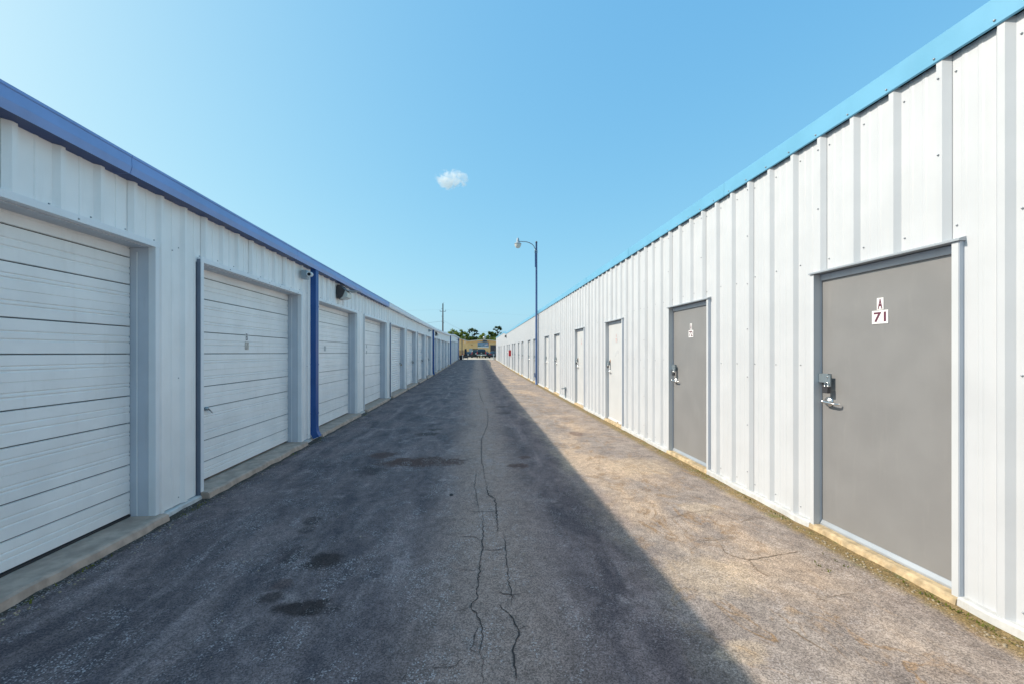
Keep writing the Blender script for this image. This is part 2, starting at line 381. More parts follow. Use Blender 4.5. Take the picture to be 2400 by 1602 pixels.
def wall_panel(root, x0, sgn, c0, doors, top, head, bead, mat, gap, y_lo, y_hi):
    P = [(-.046, .0035), (-.0165, .035), (.0165, .035), (.044, .0)]
    for j in range(3):
        o = .305 * j
        if bead == 1: P += [(o + .142, 0), (o + .148, .006), (o + .168, .006), (o + .174, 0)]
        else: P += [(o + .098, 0), (o + .106, .003), (o + .122, .003), (o + .13, 0), (o + .18, 0), (o + .188, .003), (o + .204, .003), (o + .212, 0)]
        o += .305
        P += [(o - .044, 0), (o - .0165, .031), (o + .0165, .031), (o + .044, 0)] if j < 2 else [(o - .044, 0), (o - .0165, .031), (o, .031)]
    pts = [(c0 + a, d) for a, d in P]
    if pts[0][0] < y_lo or pts[-1][0] > y_hi: return
    iv = [(a - gap[0], b + gap[1]) for a, b in doors]
    cuts = sorted({e for i in iv for e in i if pts[0][0] < e < pts[-1][0]})
    out = [pts[0]]
    for (a, d), (b, e) in zip(pts, pts[1:]):
        for q in cuts:
            if a < q < b: out.append((q, d + (e - d) * (q - a) / (b - a)))
        out.append((b, e))
    mb = MB()
    for (a, d), (b, e) in zip(out, out[1:]):
        if b - a < 1e-6: continue
        m = (a + b) / 2; ins = any(i0 < m < i1 for i0, i1 in iv)
        za = head((a + b) / 2) if ins else ground_z(a) + .045; zb = za if ins else ground_z(b) + .045
        q = [(x0 + sgn * d, a, za), (x0 + sgn * e, b, zb), (x0 + sgn * e, b, top(b)), (x0 + sgn * d, a, top(a))]
        mb.face(q if sgn > 0 else q[::-1], mat)
    mb.build('wall_panel', root)

def text_into(mb, txt, h, width, origin, ux, uz, mat, off, weight=0.0):
    """flat letters: origin = centre, ux/uz world directions of the reading plane"""
    cu = bpy.data.curves.new('letters', 'FONT'); cu.body = txt; cu.align_x = 'CENTER'; cu.align_y = 'CENTER'; cu.size = 1; cu.offset = weight
    o = bpy.data.objects.new('letters', cu); me = bpy.data.meshes.new_from_object(o)
    if not me.vertices: return
    xs = [v.co.x for v in me.vertices]; zs = [v.co.y for v in me.vertices]
    sx = width / (max(xs) - min(xs)); sz = h / (max(zs) - min(zs)); mx = (max(xs) + min(xs)) / 2; mz = (max(zs) + min(zs)) / 2
    O, ux, uz, off = Vector(origin), Vector(ux), Vector(uz), Vector(off)
    for p in me.polygons:
        mb.face([O + off + ux * ((me.vertices[i].co.x - mx) * sx) + uz * ((me.vertices[i].co.y - mz) * sz) for i in p.vertices], mat)
    bpy.data.objects.remove(o); bpy.data.curves.remove(cu); bpy.data.meshes.remove(me)

# ---- left building
LB = thing('storage_building', (-7, 28, 0), 'long shaded storage building of pale ribbed metal with garage doors and blue gutter', 'storage building')
k0 = int(math.floor((-8 - 3.734) / .914))
for k in range(k0, int((L_END - 3.734) / .914) + 1):
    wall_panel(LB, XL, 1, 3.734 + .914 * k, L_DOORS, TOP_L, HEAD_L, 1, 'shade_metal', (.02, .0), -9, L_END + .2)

def garage_door(i, a, b):
    zb = ground_z((a + b) / 2) + .065; zt = HEAD_L((a + b) / 2); xd = -3.071; xo = XL + .040
    oa, ob = a + .045, b - .045                                  # clear opening
    mb = MB()
    mb.box(xd - .06, xd - .045, oa - .05, ob + .05, zb - .02, zt + .1, 'seam')
    d = mb.build('garage_door', LB)
    # frame: jamb linings, head lining, outer J trim
    mb = MB()
    for y0, y1, side in ((a, oa, -1), (oa * 0 + ob, b, 1)):
        mb.box(XL - .02, xo, y0, y1, zb - .05, zt, 'trim')
    mb.box(XL - .02, xo - .005, a - .006, a - .0005, zb - .05, zt + .03, 'trim_shade')  # added dark strip, shade painted down the near side of the trim
    mb.box(xd - .03, XL - .0225, ob, ob + .03, zb - .02, zt - .0085, 'jamb')
    mb.box(xd - .03, XL - .0225, oa - .03, oa, zb - .02, zt - .0085, 'jamb')
    mb.box(xd + .055, xd + .062, ob - .006, ob - .0005, zb, zt - .05, 'trim')
    mb.box(XL - .02, xo + .002, a - .002, b + .002, zt, zt + .05, 'trim')
    mb.box(xd - .03, XL - .0225, oa, ob, zt - .008, zt + .03, 'jamb')
    mb.build('door_frame', d)
    if i < 5:      # sectional door: four sections, each a deep strip and a shallow strip
        z = zb + .02
        if i == 1:
            mb = MB(); mb.box(xd - .035, xd + .004, oa, ob, zb - .04, zb + .018, 'rubber'); mb.build('bottom_seal', d)
        hs = [.20, .24, .37, .24, .37, .24, .37, .24, .37]
        while z < zt - .01 and hs:
            h = hs.pop(0); z1 = min(z + h, zt + .04); g = .0026
            # relief across the strip: edges rolled back, two pairs of shallow grooves
            pr = [(z + g, -.012), (z + g + .004, 0)]
            if h > .3: marks = [.22, .30, .50, .70, .78]
            else: marks = [.40, .62]
            for q in marks:
                zz = z + h * q; dp = .007 if q != .5 else .006; w = .009 if q != .5 else .004
                if zz + w < z1 - g - .005: pr += [(zz - w, 0), (zz - w * .3, -dp), (zz + w * .3, -dp), (zz + w, 0)]
            pr += [(z1 - g - .004, 0), (z1 - g, -.012)]
            mb = MB(); n = 4
            for s_ in range(n):
                ya = oa + .004 + (ob - oa - .008) * s_ / n; yb = oa + .004 + (ob - oa - .008) * (s_ + 1) / n
                for (p, e), (q, f) in zip(pr, pr[1:]):
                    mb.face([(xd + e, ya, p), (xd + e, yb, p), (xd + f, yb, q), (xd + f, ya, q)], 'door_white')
            mb.build('panel', d); z += h
    else:          # roll up curtain of narrow corrugations
        mb = MB(); z = zb + .01; st = []
        while z < zt:
            st += [(z, 0), (z + .018, .014), (z + .052, .014), (z + .07, 0)]; z += .084
        for (p, e), (q, f) in zip(st, st[1:]):
            mb.face([(xd + e, oa, p), (xd + e, ob, p), (xd + f, ob, q), (xd + f, oa, q)], 'door_white')
        mb.build('door_curtain', d)
        # slide latch at the far edge
        zz = zb + 1.02; mb = MB()
        mb.box(xd + .014, xd + .03, ob - .20, ob - .02, zz - .02, zz + .02, 'zinc'); mb.box(xd + .03, xd + .05, ob - .07, ob - .03, zz - .035, zz + .035, 'zinc')
        mb.build('latch', d)
    return d, zb, zt, oa, ob
GD = [garage_door(i, a, b) for i, (a, b) in enumerate(L_DOORS)]
# plates and handle of the second door
def plate(parent, y, z, w, h, mat, txt=None, ink='ink', tw=.7, th=.75, weight=.0, x=-3.071, sgn=1, tilt=0):
    mb = MB(); xx = x + sgn * .001
    mb.box(min(xx, xx + sgn * .003), max(xx, xx + sgn * .003), y - w / 2, y + w / 2, z - h / 2, z + h / 2, mat)
    # left wall is read with +y to the right; right wall with -y to the right
    if txt: text_into(mb, txt, h * th, w * tw, (xx + sgn * .0035, y, z), (0, sgn, 0), (0, 0, 1), ink, (0, 0, 0), weight)
    return mb.build('number_plate', parent)
d = GD[2][0]
plate(d, 5.80, 1.722, .062, .105, 'plate', 'B', 'ink_dark', .62, .82, .01); plate(d, 5.80, 1.605, .088, .10, 'plate_tan')
mb = MB(); mb.box(-3.069, -3.058, 4.885, 4.90, .84, .975, 'zinc'); mb.lathe((-3.069, 4.95, .885), [(.022, 0), (.022, .03), (.0, .035)], 'zinc', 10, 'x')
mb.tube([(-3.04, 4.95, .885), (-3.035, 5.0, .85), (-3.035, 5.03, .825)], .008, 'steel', 6); mb.box(-3.069, -3.06, 4.885, 4.95, .868, .882, 'zinc')
mb.build('handle', d)
plate(GD[3][0], 8.65, 1.60, .10, .10, 'plate_pale'); plate(GD[4][0], 11.8, 1.69, .07, .09, 'plate_pale'); plate(GD[4][0], 11.8, 1.53, .09, .09, 'plate_pale')

# concrete strip under the left doors
def strip(root, name, xin, xout, ya, yb, zt, mat, jit, sl=.02, step=.14):
    mb = MB(); n = max(2, int((yb - ya) / step)); ring = []
    sg = 1 if xout > xin else -1
    for i in range(n + 1):
        y = ya + (yb - ya) * i / n; g = ground_z(y); xo = xout + random.uniform(-jit, jit); zz = g + zt + random.uniform(-.004, .004)
        ring.append(((xin, y, zz), (xo - sg * sl, y, zz), (xo - sg * sl * .3, y, zz - .012), (xo + sg * random.uniform(0, jit), y, g - .03)))
    for r, q in zip(ring, ring[1:]):
        for j in range(3):
            f = [r[j], r[j + 1], q[j + 1], q[j]]; mb.face(f if sg < 0 else f[::-1], mat)
    mb.face([ring[0][0], ring[0][1], ring[0][2], ring[0][3], (xin, ya, ground_z(ya) - .03)], mat)
    mb.face([ring[-1][0], ring[-1][1], ring[-1][2], ring[-1][3], (xin, yb, ground_z(yb) - .03)], mat)
    return mb.build(name, root)
prev = -9
for (a, b) in L_DOORS:
    if a > prev: strip(LB, 'foundation', XL - .05, XL + .055, prev, a, .04, 'base_white', .01)
    strip(LB, 'door_sill', -3.2, -2.775, a, b, .064, 'concrete', .014, .03)
    prev = b
strip(LB, 'foundation', XL - .05, XL + .055, prev, L_END, .04, 'base_white', .01)

# gutter in ten foot lengths
y = 6.6 - 3.05 * 6; gi = 0
while y < L_END:
    y1 = min(y + 3.05, L_END)
    if y < 13.3 < y1: y1 = 13.3
    m = 'blue' if y1 <= 13.31 else 'pale_gutter'; mb = MB(); n = 5; xs0 = XL - .02
    rings = []
    for i in range(n + 1):
        t_ = y + .003 + (y1 - y - .006) * i / n; zt = TOP_L(t_); wob = random.uniform(-.003, .003)
        rings.append([(x + (wob if x > XL + .05 else 0), t_, zt + z_) for x, z_ in
                      ((XL - .06, -.008), (XL + .135, -.012), (XL + .150, .045), (XL + .146, .118), (XL + .152, .124), (XL + .152, .142), (XL + .135, .146), (XL + .10, .10), (XL - .06, .10))])
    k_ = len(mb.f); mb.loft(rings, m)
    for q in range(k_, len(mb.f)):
        if len(mb.f[q]) == 4 and (q - k_) % 9 == 0: mb.mi[q] = mb.m('gutter_shade' if m == 'blue' else 'jamb')  # bottom faces get a darker colour as painted shade
    mb.build('gutter', LB); y = y1
# roof, back and ends of the left building
mb = MB(); seq = [-9 + .5 * i for i in range(int((L_END + 9) / .5) + 1)]
for a, b in zip(seq, seq[1:]):
    for x0, x1, h0, h1 in ((XL - .05, -7, .06, .20), (-7, -11.2, .20, .06)):
        mb.face([(x0, a, TOP_L(a) + h0), (x0, b, TOP_L(b) + h0), (x1, b, TOP_L(b) + h1), (x1, a, TOP_L(a) + h1)], 'roof')
mb.build('roof', LB)
mb = MB()
for yy in (-9, L_END): mb.face([(XL, yy, -.1), (-11.2, yy, -.1), (-11.2, yy, TOP_L(yy) + .06), (-7, yy, TOP_L(yy) + .2), (XL, yy, TOP_L(yy) + .06)], 'shade_metal')
mb.face([(-11.2, -9, -.1), (-11.2, L_END, -.1), (-11.2, L_END, TOP_L(L_END)), (-11.2, -9, TOP_L(-9))], 'shade_metal')
mb.build('end_wall', LB)
# downspouts
def downspout(y0, y1):
    m_ = (y0 + y1) / 2; z1 = TOP_L(m_) + .03; zb = ground_z(m_); x0, x1 = XL + .022, XL + .125; mb = MB()
    r = [[(x0, y0, z1), (x1, y0, z1), (x1, y1, z1), (x0, y1, z1)], [(x0, y0, zb + .24), (x1, y0, zb + .24), (x1, y1, zb + .24), (x0, y1, zb + .24)],
         [(x0 + .01, y0, zb + .12), (x1 + .012, y0, zb + .15), (x1 + .012, y1, zb + .15), (x0 + .01, y1, zb + .12)],
         [(x0 + .06, y0, zb + .03), (x1 + .055, y0, zb + .07), (x1 + .055, y1, zb + .07), (x0 + .06, y1, zb + .03)]]
    mb.loft(r, 'navy')
    for zz in (.45, 1.3, 2.3): mb.box(x0 - .01, x1 + .004, y0 - .004, y1 + .004, zb + zz, zb + zz + .03, 'navy')
    mb.build('downspout', LB)
for q in (7.39, 27.1, 44.5, 62.6): downspout(q, q + .125)
mb = MB(); mb.box(XL - .02, XL + .06, L_END - .22, L_END + .02, .3, 3.74, 'navy'); mb.build('corner_trim', LB)
# screws of the left wall
def screws(root, plist, sgn):
    mb = MB()
    for x, y, z, r in plist:
        mb.lathe((x, y, z), [(r, 0), (r, sgn * .004), (r * .55, sgn * .009), (0, sgn * .009)], 'screw', 6, 'x')
    mb.build('screws', root, kind='stuff')
M['screw'] = paint('screw_head', (.40, .42, .44), .4, .4, .1)
sp = []
for k in range(-2, 40):
    y = 3.124 + .305 * k; ins = any(a - .03 < y - .07 < b + .01 for a, b in L_DOORS)
    for z in ((2.53,) if ins else (.12, 1.28, 2.53)): sp.append((XL, y - .065, z + random.uniform(-.01, .01), .0062))
    if ins and random.random() < .5: sp.append((XL + .04, y + .10, 2.475, .007))
screws(LB, sp, 1)
# small pieces standing on the roof edge
for yy in (6.05, 9.35):
    mb = MB(); mb.box(XL + .02, XL + .06, yy, yy + .22, TOP_L(yy) + .10, TOP_L(yy) + .165, 'bronze'); mb.box(XL + .0, XL + .085, yy + .02, yy + .05, TOP_L(yy) + .165, TOP_L(yy) + .18, 'bronze')
    mb.build('roof_bracket', LB)

# ---- right building
RB = thing('storage_building', (7, 27, 0), 'long sunlit white ribbed metal storage building with sky blue trim and single doors', 'storage building')
for k in range(-13, int((R_END - 2.35) / .914) + 1):
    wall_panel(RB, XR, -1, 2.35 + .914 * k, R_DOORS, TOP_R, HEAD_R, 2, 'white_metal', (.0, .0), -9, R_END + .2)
def storage_door(i, a, b):
    m_ = (a + b) / 2; g = ground_z(m_); zb, zt = g + .045, HEAD_R(m_); oa, ob = a + .036, b - .036; xl = XR + .042
    leaf = 'leaf_grey' if i < 2 else 'leaf_white'
    mb = MB(); mb.box(xl, xl + .04, oa - .02, ob + .02, zb + .012, zt - .03, leaf)
    d = mb.build('storage_door', RB)
    d['label'] = 'grey painted door' if i < 2 else 'white painted door'
    mb = MB(); xo = XR - .036
    mb.box(xo, XR + .02, a, oa, g + .02, zt - .002, 'white_trim'); mb.box(xo, XR + .02, ob, b, g + .02, zt - .002, 'white_trim'); mb.box(xo + .003, XR - .001, a - .003, a - .0003, g + .02, zt - .002, 'jamb')  # last box: thin darker strip painting shade on the trim's near side
    mb.box(XR + .0215, xl + .04, a + .01, oa, g + .03, zt, 'jamb'); mb.box(XR + .0215, xl + .04, ob, b - .01, g + .03, zt, 'jamb')
    mb.box(XR + .028, xl + .04, oa + .001, ob - .001, zt - .055, zt - .004, 'jamb')
    mb.prism([(xo - .014, zt), (XR + .03, zt + .001), (XR + .03, zt + .036), (xo + .002, zt + .018), (xo - .014, zt + .010)], 'y', a - .014, b + .006, 'galv')
    if i < 2:
        for hz in (zt - .28, (zb + zt) / 2, zb + .3): mb.tube([(xl - .004, oa + .012, hz - .05), (xl - .004, oa + .012, hz + .05)], .009, 'white_trim', 8)
    mb.build('door_frame', d)
    mb = MB(); mb.prism([(xl - .022, zb), (xl + .02, zb), (xl + .02, zb + .045), (xl - .004, zb + .04), (xl - .02, zb + .014)], 'y', oa + .002, ob - .002, 'galv' if i < 2 else 'leaf_white')
    mb.build('threshold', d)
    strip(RB, 'door_sill', XR + .2, XR - .055, a, b, .043, 'sill', .008, .025)
    # hasp and lever on the far edge
    zh, zl = g + 1.295, g + 1.105; mb = MB()
    y1 = ob - .01
    mb.box(xl - .034, xl - .022, y1 - .085, y1 + .03, zh - .03, zh + .045, 'zinc'); mb.box(xl - .022, xl - .0005, y1 - .085, y1 - .06, zh - .03, zh + .045, 'zinc')
    mb.box(xl - .045, xl - .0345, y1 - .12, y1 - .07, zh - .055, zh + .035, 'zinc'); mb.lathe((xl - .034, y1 + .018, zh + .035), [(.009, 0), (.007, -.008), (0, -.009)], 'steel', 8, 'x')
    mb.lathe((xl - .045, y1 - .095, zh + .02), [(.008, 0), (.006, -.006), (0, -.007)], 'steel', 8, 'x')
    mb.build('hasp', d)
    mb = MB(); yl = ob - .075
    mb.lathe((xl - .0005, yl, zl), [(.044, 0), (.044, -.006), (.034, -.016), (.018, -.020), (.013, -.03), (.012, -.06)], 'steel', 18, 'x')
    mb.tube([(xl - .055, yl + .012, zl + .002), (xl - .060, yl - .02, zl - .001), (xl - .060, yl - .09, zl - .006), (xl - .050, yl - .118, zl - .008), (xl - .028, yl - .124, zl - .008)], [.012, .012, .009, .008, .007], 'steel', 8)
    mb.build('lever_handle', d)
    if 2 <= i < 8:
        mb = MB()
        for q in range(7):
            yy = oa + random.uniform(.02, ob - oa - .08); mb.box(xl - .0235 if q % 2 else xl - .0015, xl - .0005 if q % 2 == 0 else xl - .0221, yy, yy + random.uniform(.015, .06), zb + .004, zb + random.uniform(.012, .03), 'rust')
        if i in (2, 3): mb.box(xl - .0015, xl - .0005, ob - .13, ob - .08, zh - .0, zh + .07, 'rust')
        mb.build('rust_patch', d)
    return d, zh, zl, oa, ob, xl, g
RD = [storage_door(i, a, b) for i, (a, b) in enumerate(R_DOORS)]
def rplates(i, num, ink, pm='plate'):
    d, zh, zl, oa, ob, xl, g = RD[i]; y = (oa + ob) / 2
    plate(d, y, 1.872 + g, .050, .088, pm, 'A', ink, .72, .86, .035, xl, -1); plate(d, y + .002, 1.775 + g, .122, .098, pm, num, ink, .76, .74, .025, xl, -1)
rplates(0, '71', 'ink'); rplates(1, '72', 'ink')
rplates(2, '73', 'ink_red', 'leaf_white'); rplates(3, '74', 'ink_red', 'leaf_white')
prev = -9
for (a, b) in R_DOORS:
    if a > prev: strip(RB, 'foundation', XR + .05, XR - .055, prev, a, .052, 'base_white', .01)
    prev = b
strip(RB, 'foundation', XR + .05, XR - .055, prev, R_END, .052, 'base_white', .01)
# white scuffed door mark
M['smudge'] = paint('grey_smudge', (.52, .53, .54), .6, 0, .1)
d, zh, zl, oa, ob, xl, g = RD[2]
mb = MB(); pts = [(-.16, -.05), (-.10, .03), (-.02, .07), (.10, .085), (.16, .05), (.13, .0), (.06, .02), (-.02, -.03), (-.09, -.06)]
mb.face([(xl - .001, (oa + ob) / 2 - .02 - a * .8, 1.49 + b) for a, b in pts], 'smudge'); mb.build('smudge', d)
# blue trim along the eave in ten foot lengths
y = 1.55 - 3.05 * 3
while y < R_END:
    y1 = min(y + 3.05, R_END); mb = MB(); n = 4; rings = []
    for i in range(n + 1):
        t_ = y + .002 + (y1 - y - .004) * i / n; zt = TOP_R(t_); w_ = random.uniform(-.002, .002)
        rings.append([(XR - .036 + w_, t_, zt - .012), (XR - .044 + w_, t_, zt - .004), (XR - .040 + w_, t_, zt + .150), (XR - .03, t_, zt + .158), (XR + .12, t_, zt + .164), (XR + .12, t_, zt + .15), (XR - .028, t_, zt + .142), (XR - .033 + w_, t_, zt)])
    mb.loft(rings, 'sky_blue'); mb.build('eave_trim', RB); y = y1
mb = MB(); seq = [-9 + .5 * i for i in range(int((R_END + 9) / .5) + 1)]
for a, b in zip(seq, seq[1:]):
    mb.face([(XR - .002, a, TOP_R(a) + .02), (XR - .002, b, TOP_R(b) + .02), (XR + .13, b, TOP_R(b) + .02), (XR + .13, a, TOP_R(a) + .02)], 'dark')
    for x0, x1, h0, h1 in ((XR + .02, 7, .147, .3), (7, 11.2, .3, .15)):
        mb.face([(x0, a, TOP_R(a) + h0), (x0, b, TOP_R(b) + h0), (x1, b, TOP_R(b) + h1), (x1, a, TOP_R(a) + h1)], 'roof')
mb.build('roof', RB)
mb = MB()
for yy in (-9, R_END): mb.face([(XR, yy, -.1), (11.2, yy, -.1), (11.2, yy, TOP_R(yy) + .15), (7, yy, TOP_R(yy) + .3), (XR, yy, TOP_R(yy) + .14)], 'white_metal')
mb.face([(11.2, -9, -.1), (11.2, R_END, -.1), (11.2, R_END, TOP_R(R_END)), (11.2, -9, TOP_R(-9))], 'white_metal')
mb.build('end_wall', RB)
sp = []
for k in range(-4, 50):
    y = 2.35 + .305 * k
    ins = any(a - .03 < y - .07 < b + .03 for a, b in R_DOORS)
    for z in ((2.30, 3.24) if ins else (.13, 1.40, 2.30, 3.24)): sp.append((XR, y - .068 + random.uniform(-.006, .006), z + random.uniform(-.012, .012), .0062))
    if (k - 0) % 3 == 0:
        for j in range(7):
            z = .25 + .5 * j
            if not ins or z > 2.3: sp.append((XR - .036, y + .004, z + random.uniform(-.02, .02), .006))
    sp.append((XR - .043, y + .02, TOP_R(y) + .02, .007))
screws(RB, sp, -1)
# hose bib with riser pipe against the wall
mb = MB(); mb.tube([(XR - .05, 13.3, 0.0), (XR - .05, 13.3, .36), (XR - .12, 13.2, .37), (XR - .2, 13.12, .36)], .016, 'zinc', 7); mb.box(XR - .07, XR - .03, 13.28, 13.32, .34, .40, 'zinc')
tag(mb.build('water_tap'), 'grey water pipe with tap standing at the foot of the sunlit white wall', 'water tap')

# ------------------------------------------------------------------ padlocks
def padlock(x, y, z, sgn, mat, label):
    t_ = thing('padlock', (x, y, z), label, 'padlock', 'padlocks hanging on the storage doors')
    mb = MB(); mb.box(x - .014, x + .014, y - .026, y + .026, z, z + .055, mat); mb.box(x - .015, x + .015, y - .024, y + .024, z + .008, z + .02, mat); mb.build('lock_body', t_)
    mb = MB(); mb.tube([(x, y - .017, z + .05)] + [(x, y - .017 * math.cos(a), z + .075 + .017 * math.sin(a)) for a in (0, .5, 1.05, 1.57, 2.1, 2.6, 3.14)] + [(x, y + .017, z + .05)], .005, 'steel', 6); mb.build('shackle', t_)
for i, lab in ((0, 'dark grey padlock hanging from the hasp of the nearest grey door'), (1, 'small dark padlock hanging on the second grey door from the front'),
               (2, 'padlock on the rust marked hasp of the nearest white door'), (3, 'padlock on the second white door along the sunlit wall'), (4, 'padlock on the third white door, left of the wall tap')):
    d, zh, zl, oa, ob, xl, g = RD[i]; padlock(xl - .055, ob - .105, zh - .115, -1, 'lock', lab)
for i, lab in ((5, 'brass coloured padlock on the first narrow slatted roll up door'), (6, 'dark round padlock on the second narrow slatted roll up door'),
               (7, 'padlock on the third narrow slatted roll up door'), (8, 'padlock on the roll up door just before the second blue downspout')):
    d, zb, zt, oa, ob = GD[i]; padlock(-3.01, ob - .06, zb + .93, 1, 'brass' if i == 5 else 'lock', lab)

# ------------------------------------------------------------------ wall lights and cameras
def wall_light(y, z, sgn, x, label, visor=False, w=.34):
    t_ = thing('wall_light', (x, y, z), label, 'wall light', 'wall lights under the eaves')
    mb = MB(); X = lambda e: x + sgn * e
    mb.prism([(X(0), z - .14), (X(.05), z - .14), (X(.10), z - .10), (X(.155), z + .03), (X(.05), z + .14), (X(0), z + .14)], 'y', y - w / 2, y + w / 2, 'bronze'); mb.build('housing', t_)
    mb = MB(); mb.prism([(X(.052), z - .145), (X(.19), z - .11), (X(.20), z - .02), (X(.157), z + .028), (X(.104), z - .10)], 'y', y - w / 2 + .02, y + w / 2 - .02, 'lens'); mb.build('lens', t_)
    if visor:
        mb = MB(); mb.prism([(X(.12), z + .06), (X(.20), z + .020), (X(.40), z + .034), (X(.205), z + .035), (X(.125), z + .075)], 'y', y - w / 2 + .05, y + w / 2 - .03, 'cam_grey'); mb.build('visor', t_)
    return t_
wl = wall_light(8.92, 2.765, 1, XL + .034, 'bronze wall light with pale lens and open visor right of the first blue downspout', True)
wall_light(28.9, 2.80, 1, XL + .034, 'dark wall light just beyond the second blue downspout')
wall_light(63.9, 3.42, 1, XL + .034, 'dark wall light at the far end of the shaded building')
wall_light(40.6, 3.12, -1, XR - .034, 'dark wall light under the blue trim near the far end of the white building')
def camera_unit(y, z, label, big=True):
    t_ = thing('security_camera', (XL, y, z), label, 'security camera', 'security cameras on the shaded wall')
    mb = MB(); mb.box(XL + .034, XL + .115, y - .06, y + .06, z - .075, z + .065, 'cam_grey'); mb.build('junction_box', t_)
    mb = MB(); mb.tube([(XL + .115, y, z - .01), (XL + .15, y, z - .01)], .03, 'cam_white', 10)
    mb.tube([(XL + .14, y + .05, z + .01), (XL + .18, y - .12, z - .015)], .042, 'cam_white', 14); mb.build('camera_body', t_)
    mb = MB(); d = Vector((.04, -.17, -.025)).normalized(); p = Vector((XL + .18, y - .12, z - .015)) + d * .001
    mb.tube([p, p + d * .006], .026, 'dark', 12); mb.build('camera_lens', t_)
camera_unit(7.08, 2.80, 'white bullet security camera on a grey box beside the first blue downspout')
camera_unit(24.8, 2.82, 'small dark looking security camera before the second blue downspout')
camera_unit(58.5, 3.32, 'tiny security camera on the farthest part of the shaded wall')

# red cabinet on the sunlit wall
gz = ground_z(35); xr = XR - .036
rc = thing('extinguisher_cabinet', (xr - .08, 35.2, gz + 1.3), 'red cabinet fixed on the white wall between far doors', 'cabinet')
mb = MB(); mb.box(xr - .17, xr, 35.0, 35.32, gz + 1.12, gz + 1.62, 'red'); mb.build('cabinet_body', rc)
mb = MB(); mb.box(xr - .185, xr - .171, 35.01, 35.31, gz + 1.13, gz + 1.61, 'red'); mb.box(xr - .20, xr - .1855, 35.03, 35.05, gz + 1.33, gz + 1.42, 'steel'); mb.build('cabinet_door', rc)

# ------------------------------------------------------------------ lamp post
gz = ground_z(19.3); px, py = 2.80, 19.35
lp = thing('lamp_post', (px, py, gz), 'tall slim blue lamp post with curved arm and globe lamp at the white wall', 'lamp post')
mb = MB(); mb.tube([(px, py, gz), (px, py, gz + .25), (px, py, 4), (px, py, 6.70)], [.062, .058, .05, .042], 'post_blue', 12); mb.lathe((px, py, 6.70), [(.05, 0), (.05, .03), (.03, .06), (0, .07)], 'bronze', 12); mb.build('pole', lp)
mb = MB(); mb.box(px - .075, px - .025, py - .03, py + .03, 5.55, 6.28, 'post_blue'); mb.tube([(px - .05, py, 6.27), (px - .05, py, 6.34)], .03, 'zinc', 8); mb.box(px - .09, px + .055, py - .05, py + .05, 6.29, 6.315, 'zinc'); mb.box(px - .09, px + .055, py - .05, py + .05, 6.22, 6.245, 'zinc')
mb.build('bracket', lp)
arm = [(px - .05, py, 6.30), (px - .07, py, 6.42), (px - .13, py, 6.55), (px - .23, py, 6.64), (px - .36, py, 6.70), (px - .50, py, 6.735), (px - .82, py, 6.74)]
mb = MB(); mb.tube(arm, .021, 'zinc', 8); mb.build('arm', lp)
lx = px - .88; mb = MB()
mb.lathe((lx, py, 6.74), [(0, .17), (.035, .165), (.06, .10), (.068, -.02), (.075, -.05), (.165, -.10), (.17, -.125), (.15, -.128)], 'cam_grey', 18); mb.build('lamp_head', lp)
mb = MB(); mb.lathe((lx, py, 6.61), [(.15, .005), (.152, -.03), (.135, -.10), (.10, -.155), (.05, -.185), (0, -.19)], 'lens', 18); mb.build('globe', lp)
mb = MB(); mb.tube([(px - .09, py - .02, gz + .55), (px - .09, py - .02, gz + .35)], [.02, .028], 'post_blue', 8); mb.tube([(px + .03, py, gz + .95), (XR - .03, py - .2, gz + .955)], .012, 'zinc', 6); mb.build('conduit', lp)

# ------------------------------------------------------------------ utility pole and wires
ux, uy = -7.35, 90.0
up = thing('utility_pole', (ux, uy, .3), 'brown wooden utility pole rising behind the shaded building', 'utility pole')
mb = MB(); mb.tube([(ux, uy, .3), (ux, uy, 6), (ux + .02, uy, 12.05)], [.17, .15, .11], 'wood', 10); mb.build('pole', up)
mb = MB(); mb.box(ux - .62, ux + .62, uy - .18, uy - .1, 10.28, 10.39, 'porcelain'); mb.build('crossarm', up)
for e in (-.6, .6): mb = MB(); mb.lathe((ux + e, uy - .14, 10.39), [(.05, 0), (.07, .08), (.05, .16), (.06, .24), (.03, .30), (0, .31)], 'porcelain', 8); mb.build('insulator', up)
for zz, e in ((10.85, -.28), (8.1, -.3), (9.2, -.24), (7.8, .2)): mb = MB(); mb.box(ux - .14 if e < 0 else ux, ux if e < 0 else ux + .24, uy - .16, uy - .1, zz, zz + .05, 'wood'); mb.lathe((ux + e, uy - .13, zz), [(.04, 0), (.06, .12), (.03, .2), (0, .21)], 'porcelain', 8); mb.build('insulator', up)
mb = MB(); mb.tube([(ux, uy - .1, 12.05), (ux + .25, uy - .1, 12.3)], .03, 'porcelain', 6); mb.build('top_pin', up)
def wire(a, b, sag, label, r=.012):
    mb = MB(); a, b = Vector(a), Vector(b)
    mb.tube([a.lerp(b, i / 24) - Vector((0, 0, sag * 4 * (i / 24) * (1 - i / 24))) for i in range(25)], r, 'wire', 5); tag(mb.build('power_line'), label, 'power line', 'overhead wires')
wire((ux - .28, uy - .13, 8.25), (-70, 86, 5.0), 1.6, 'wire leaving the utility pole to the left, lowest one', .022)
wire((ux + .2, uy - .13, 8.3), (7, 150, 4.2), .4, 'wire sloping down from the utility pole towards the trees', .016)
wire((ux - .6, uy - .14, 10.69), (-90, 88, 11.5), 1.0, 'faint wire running left from the crossarm of the pole', .007)
wire((ux + .6, uy - .14, 10.69), (80, 100, 9.6), 1.0, 'faint long wire running right from the crossarm across the sky', .006)
wire((-40, 116, 7.3), (40, 116, 8.0), .4, 'level wire crossing in front of the far trees', .016)

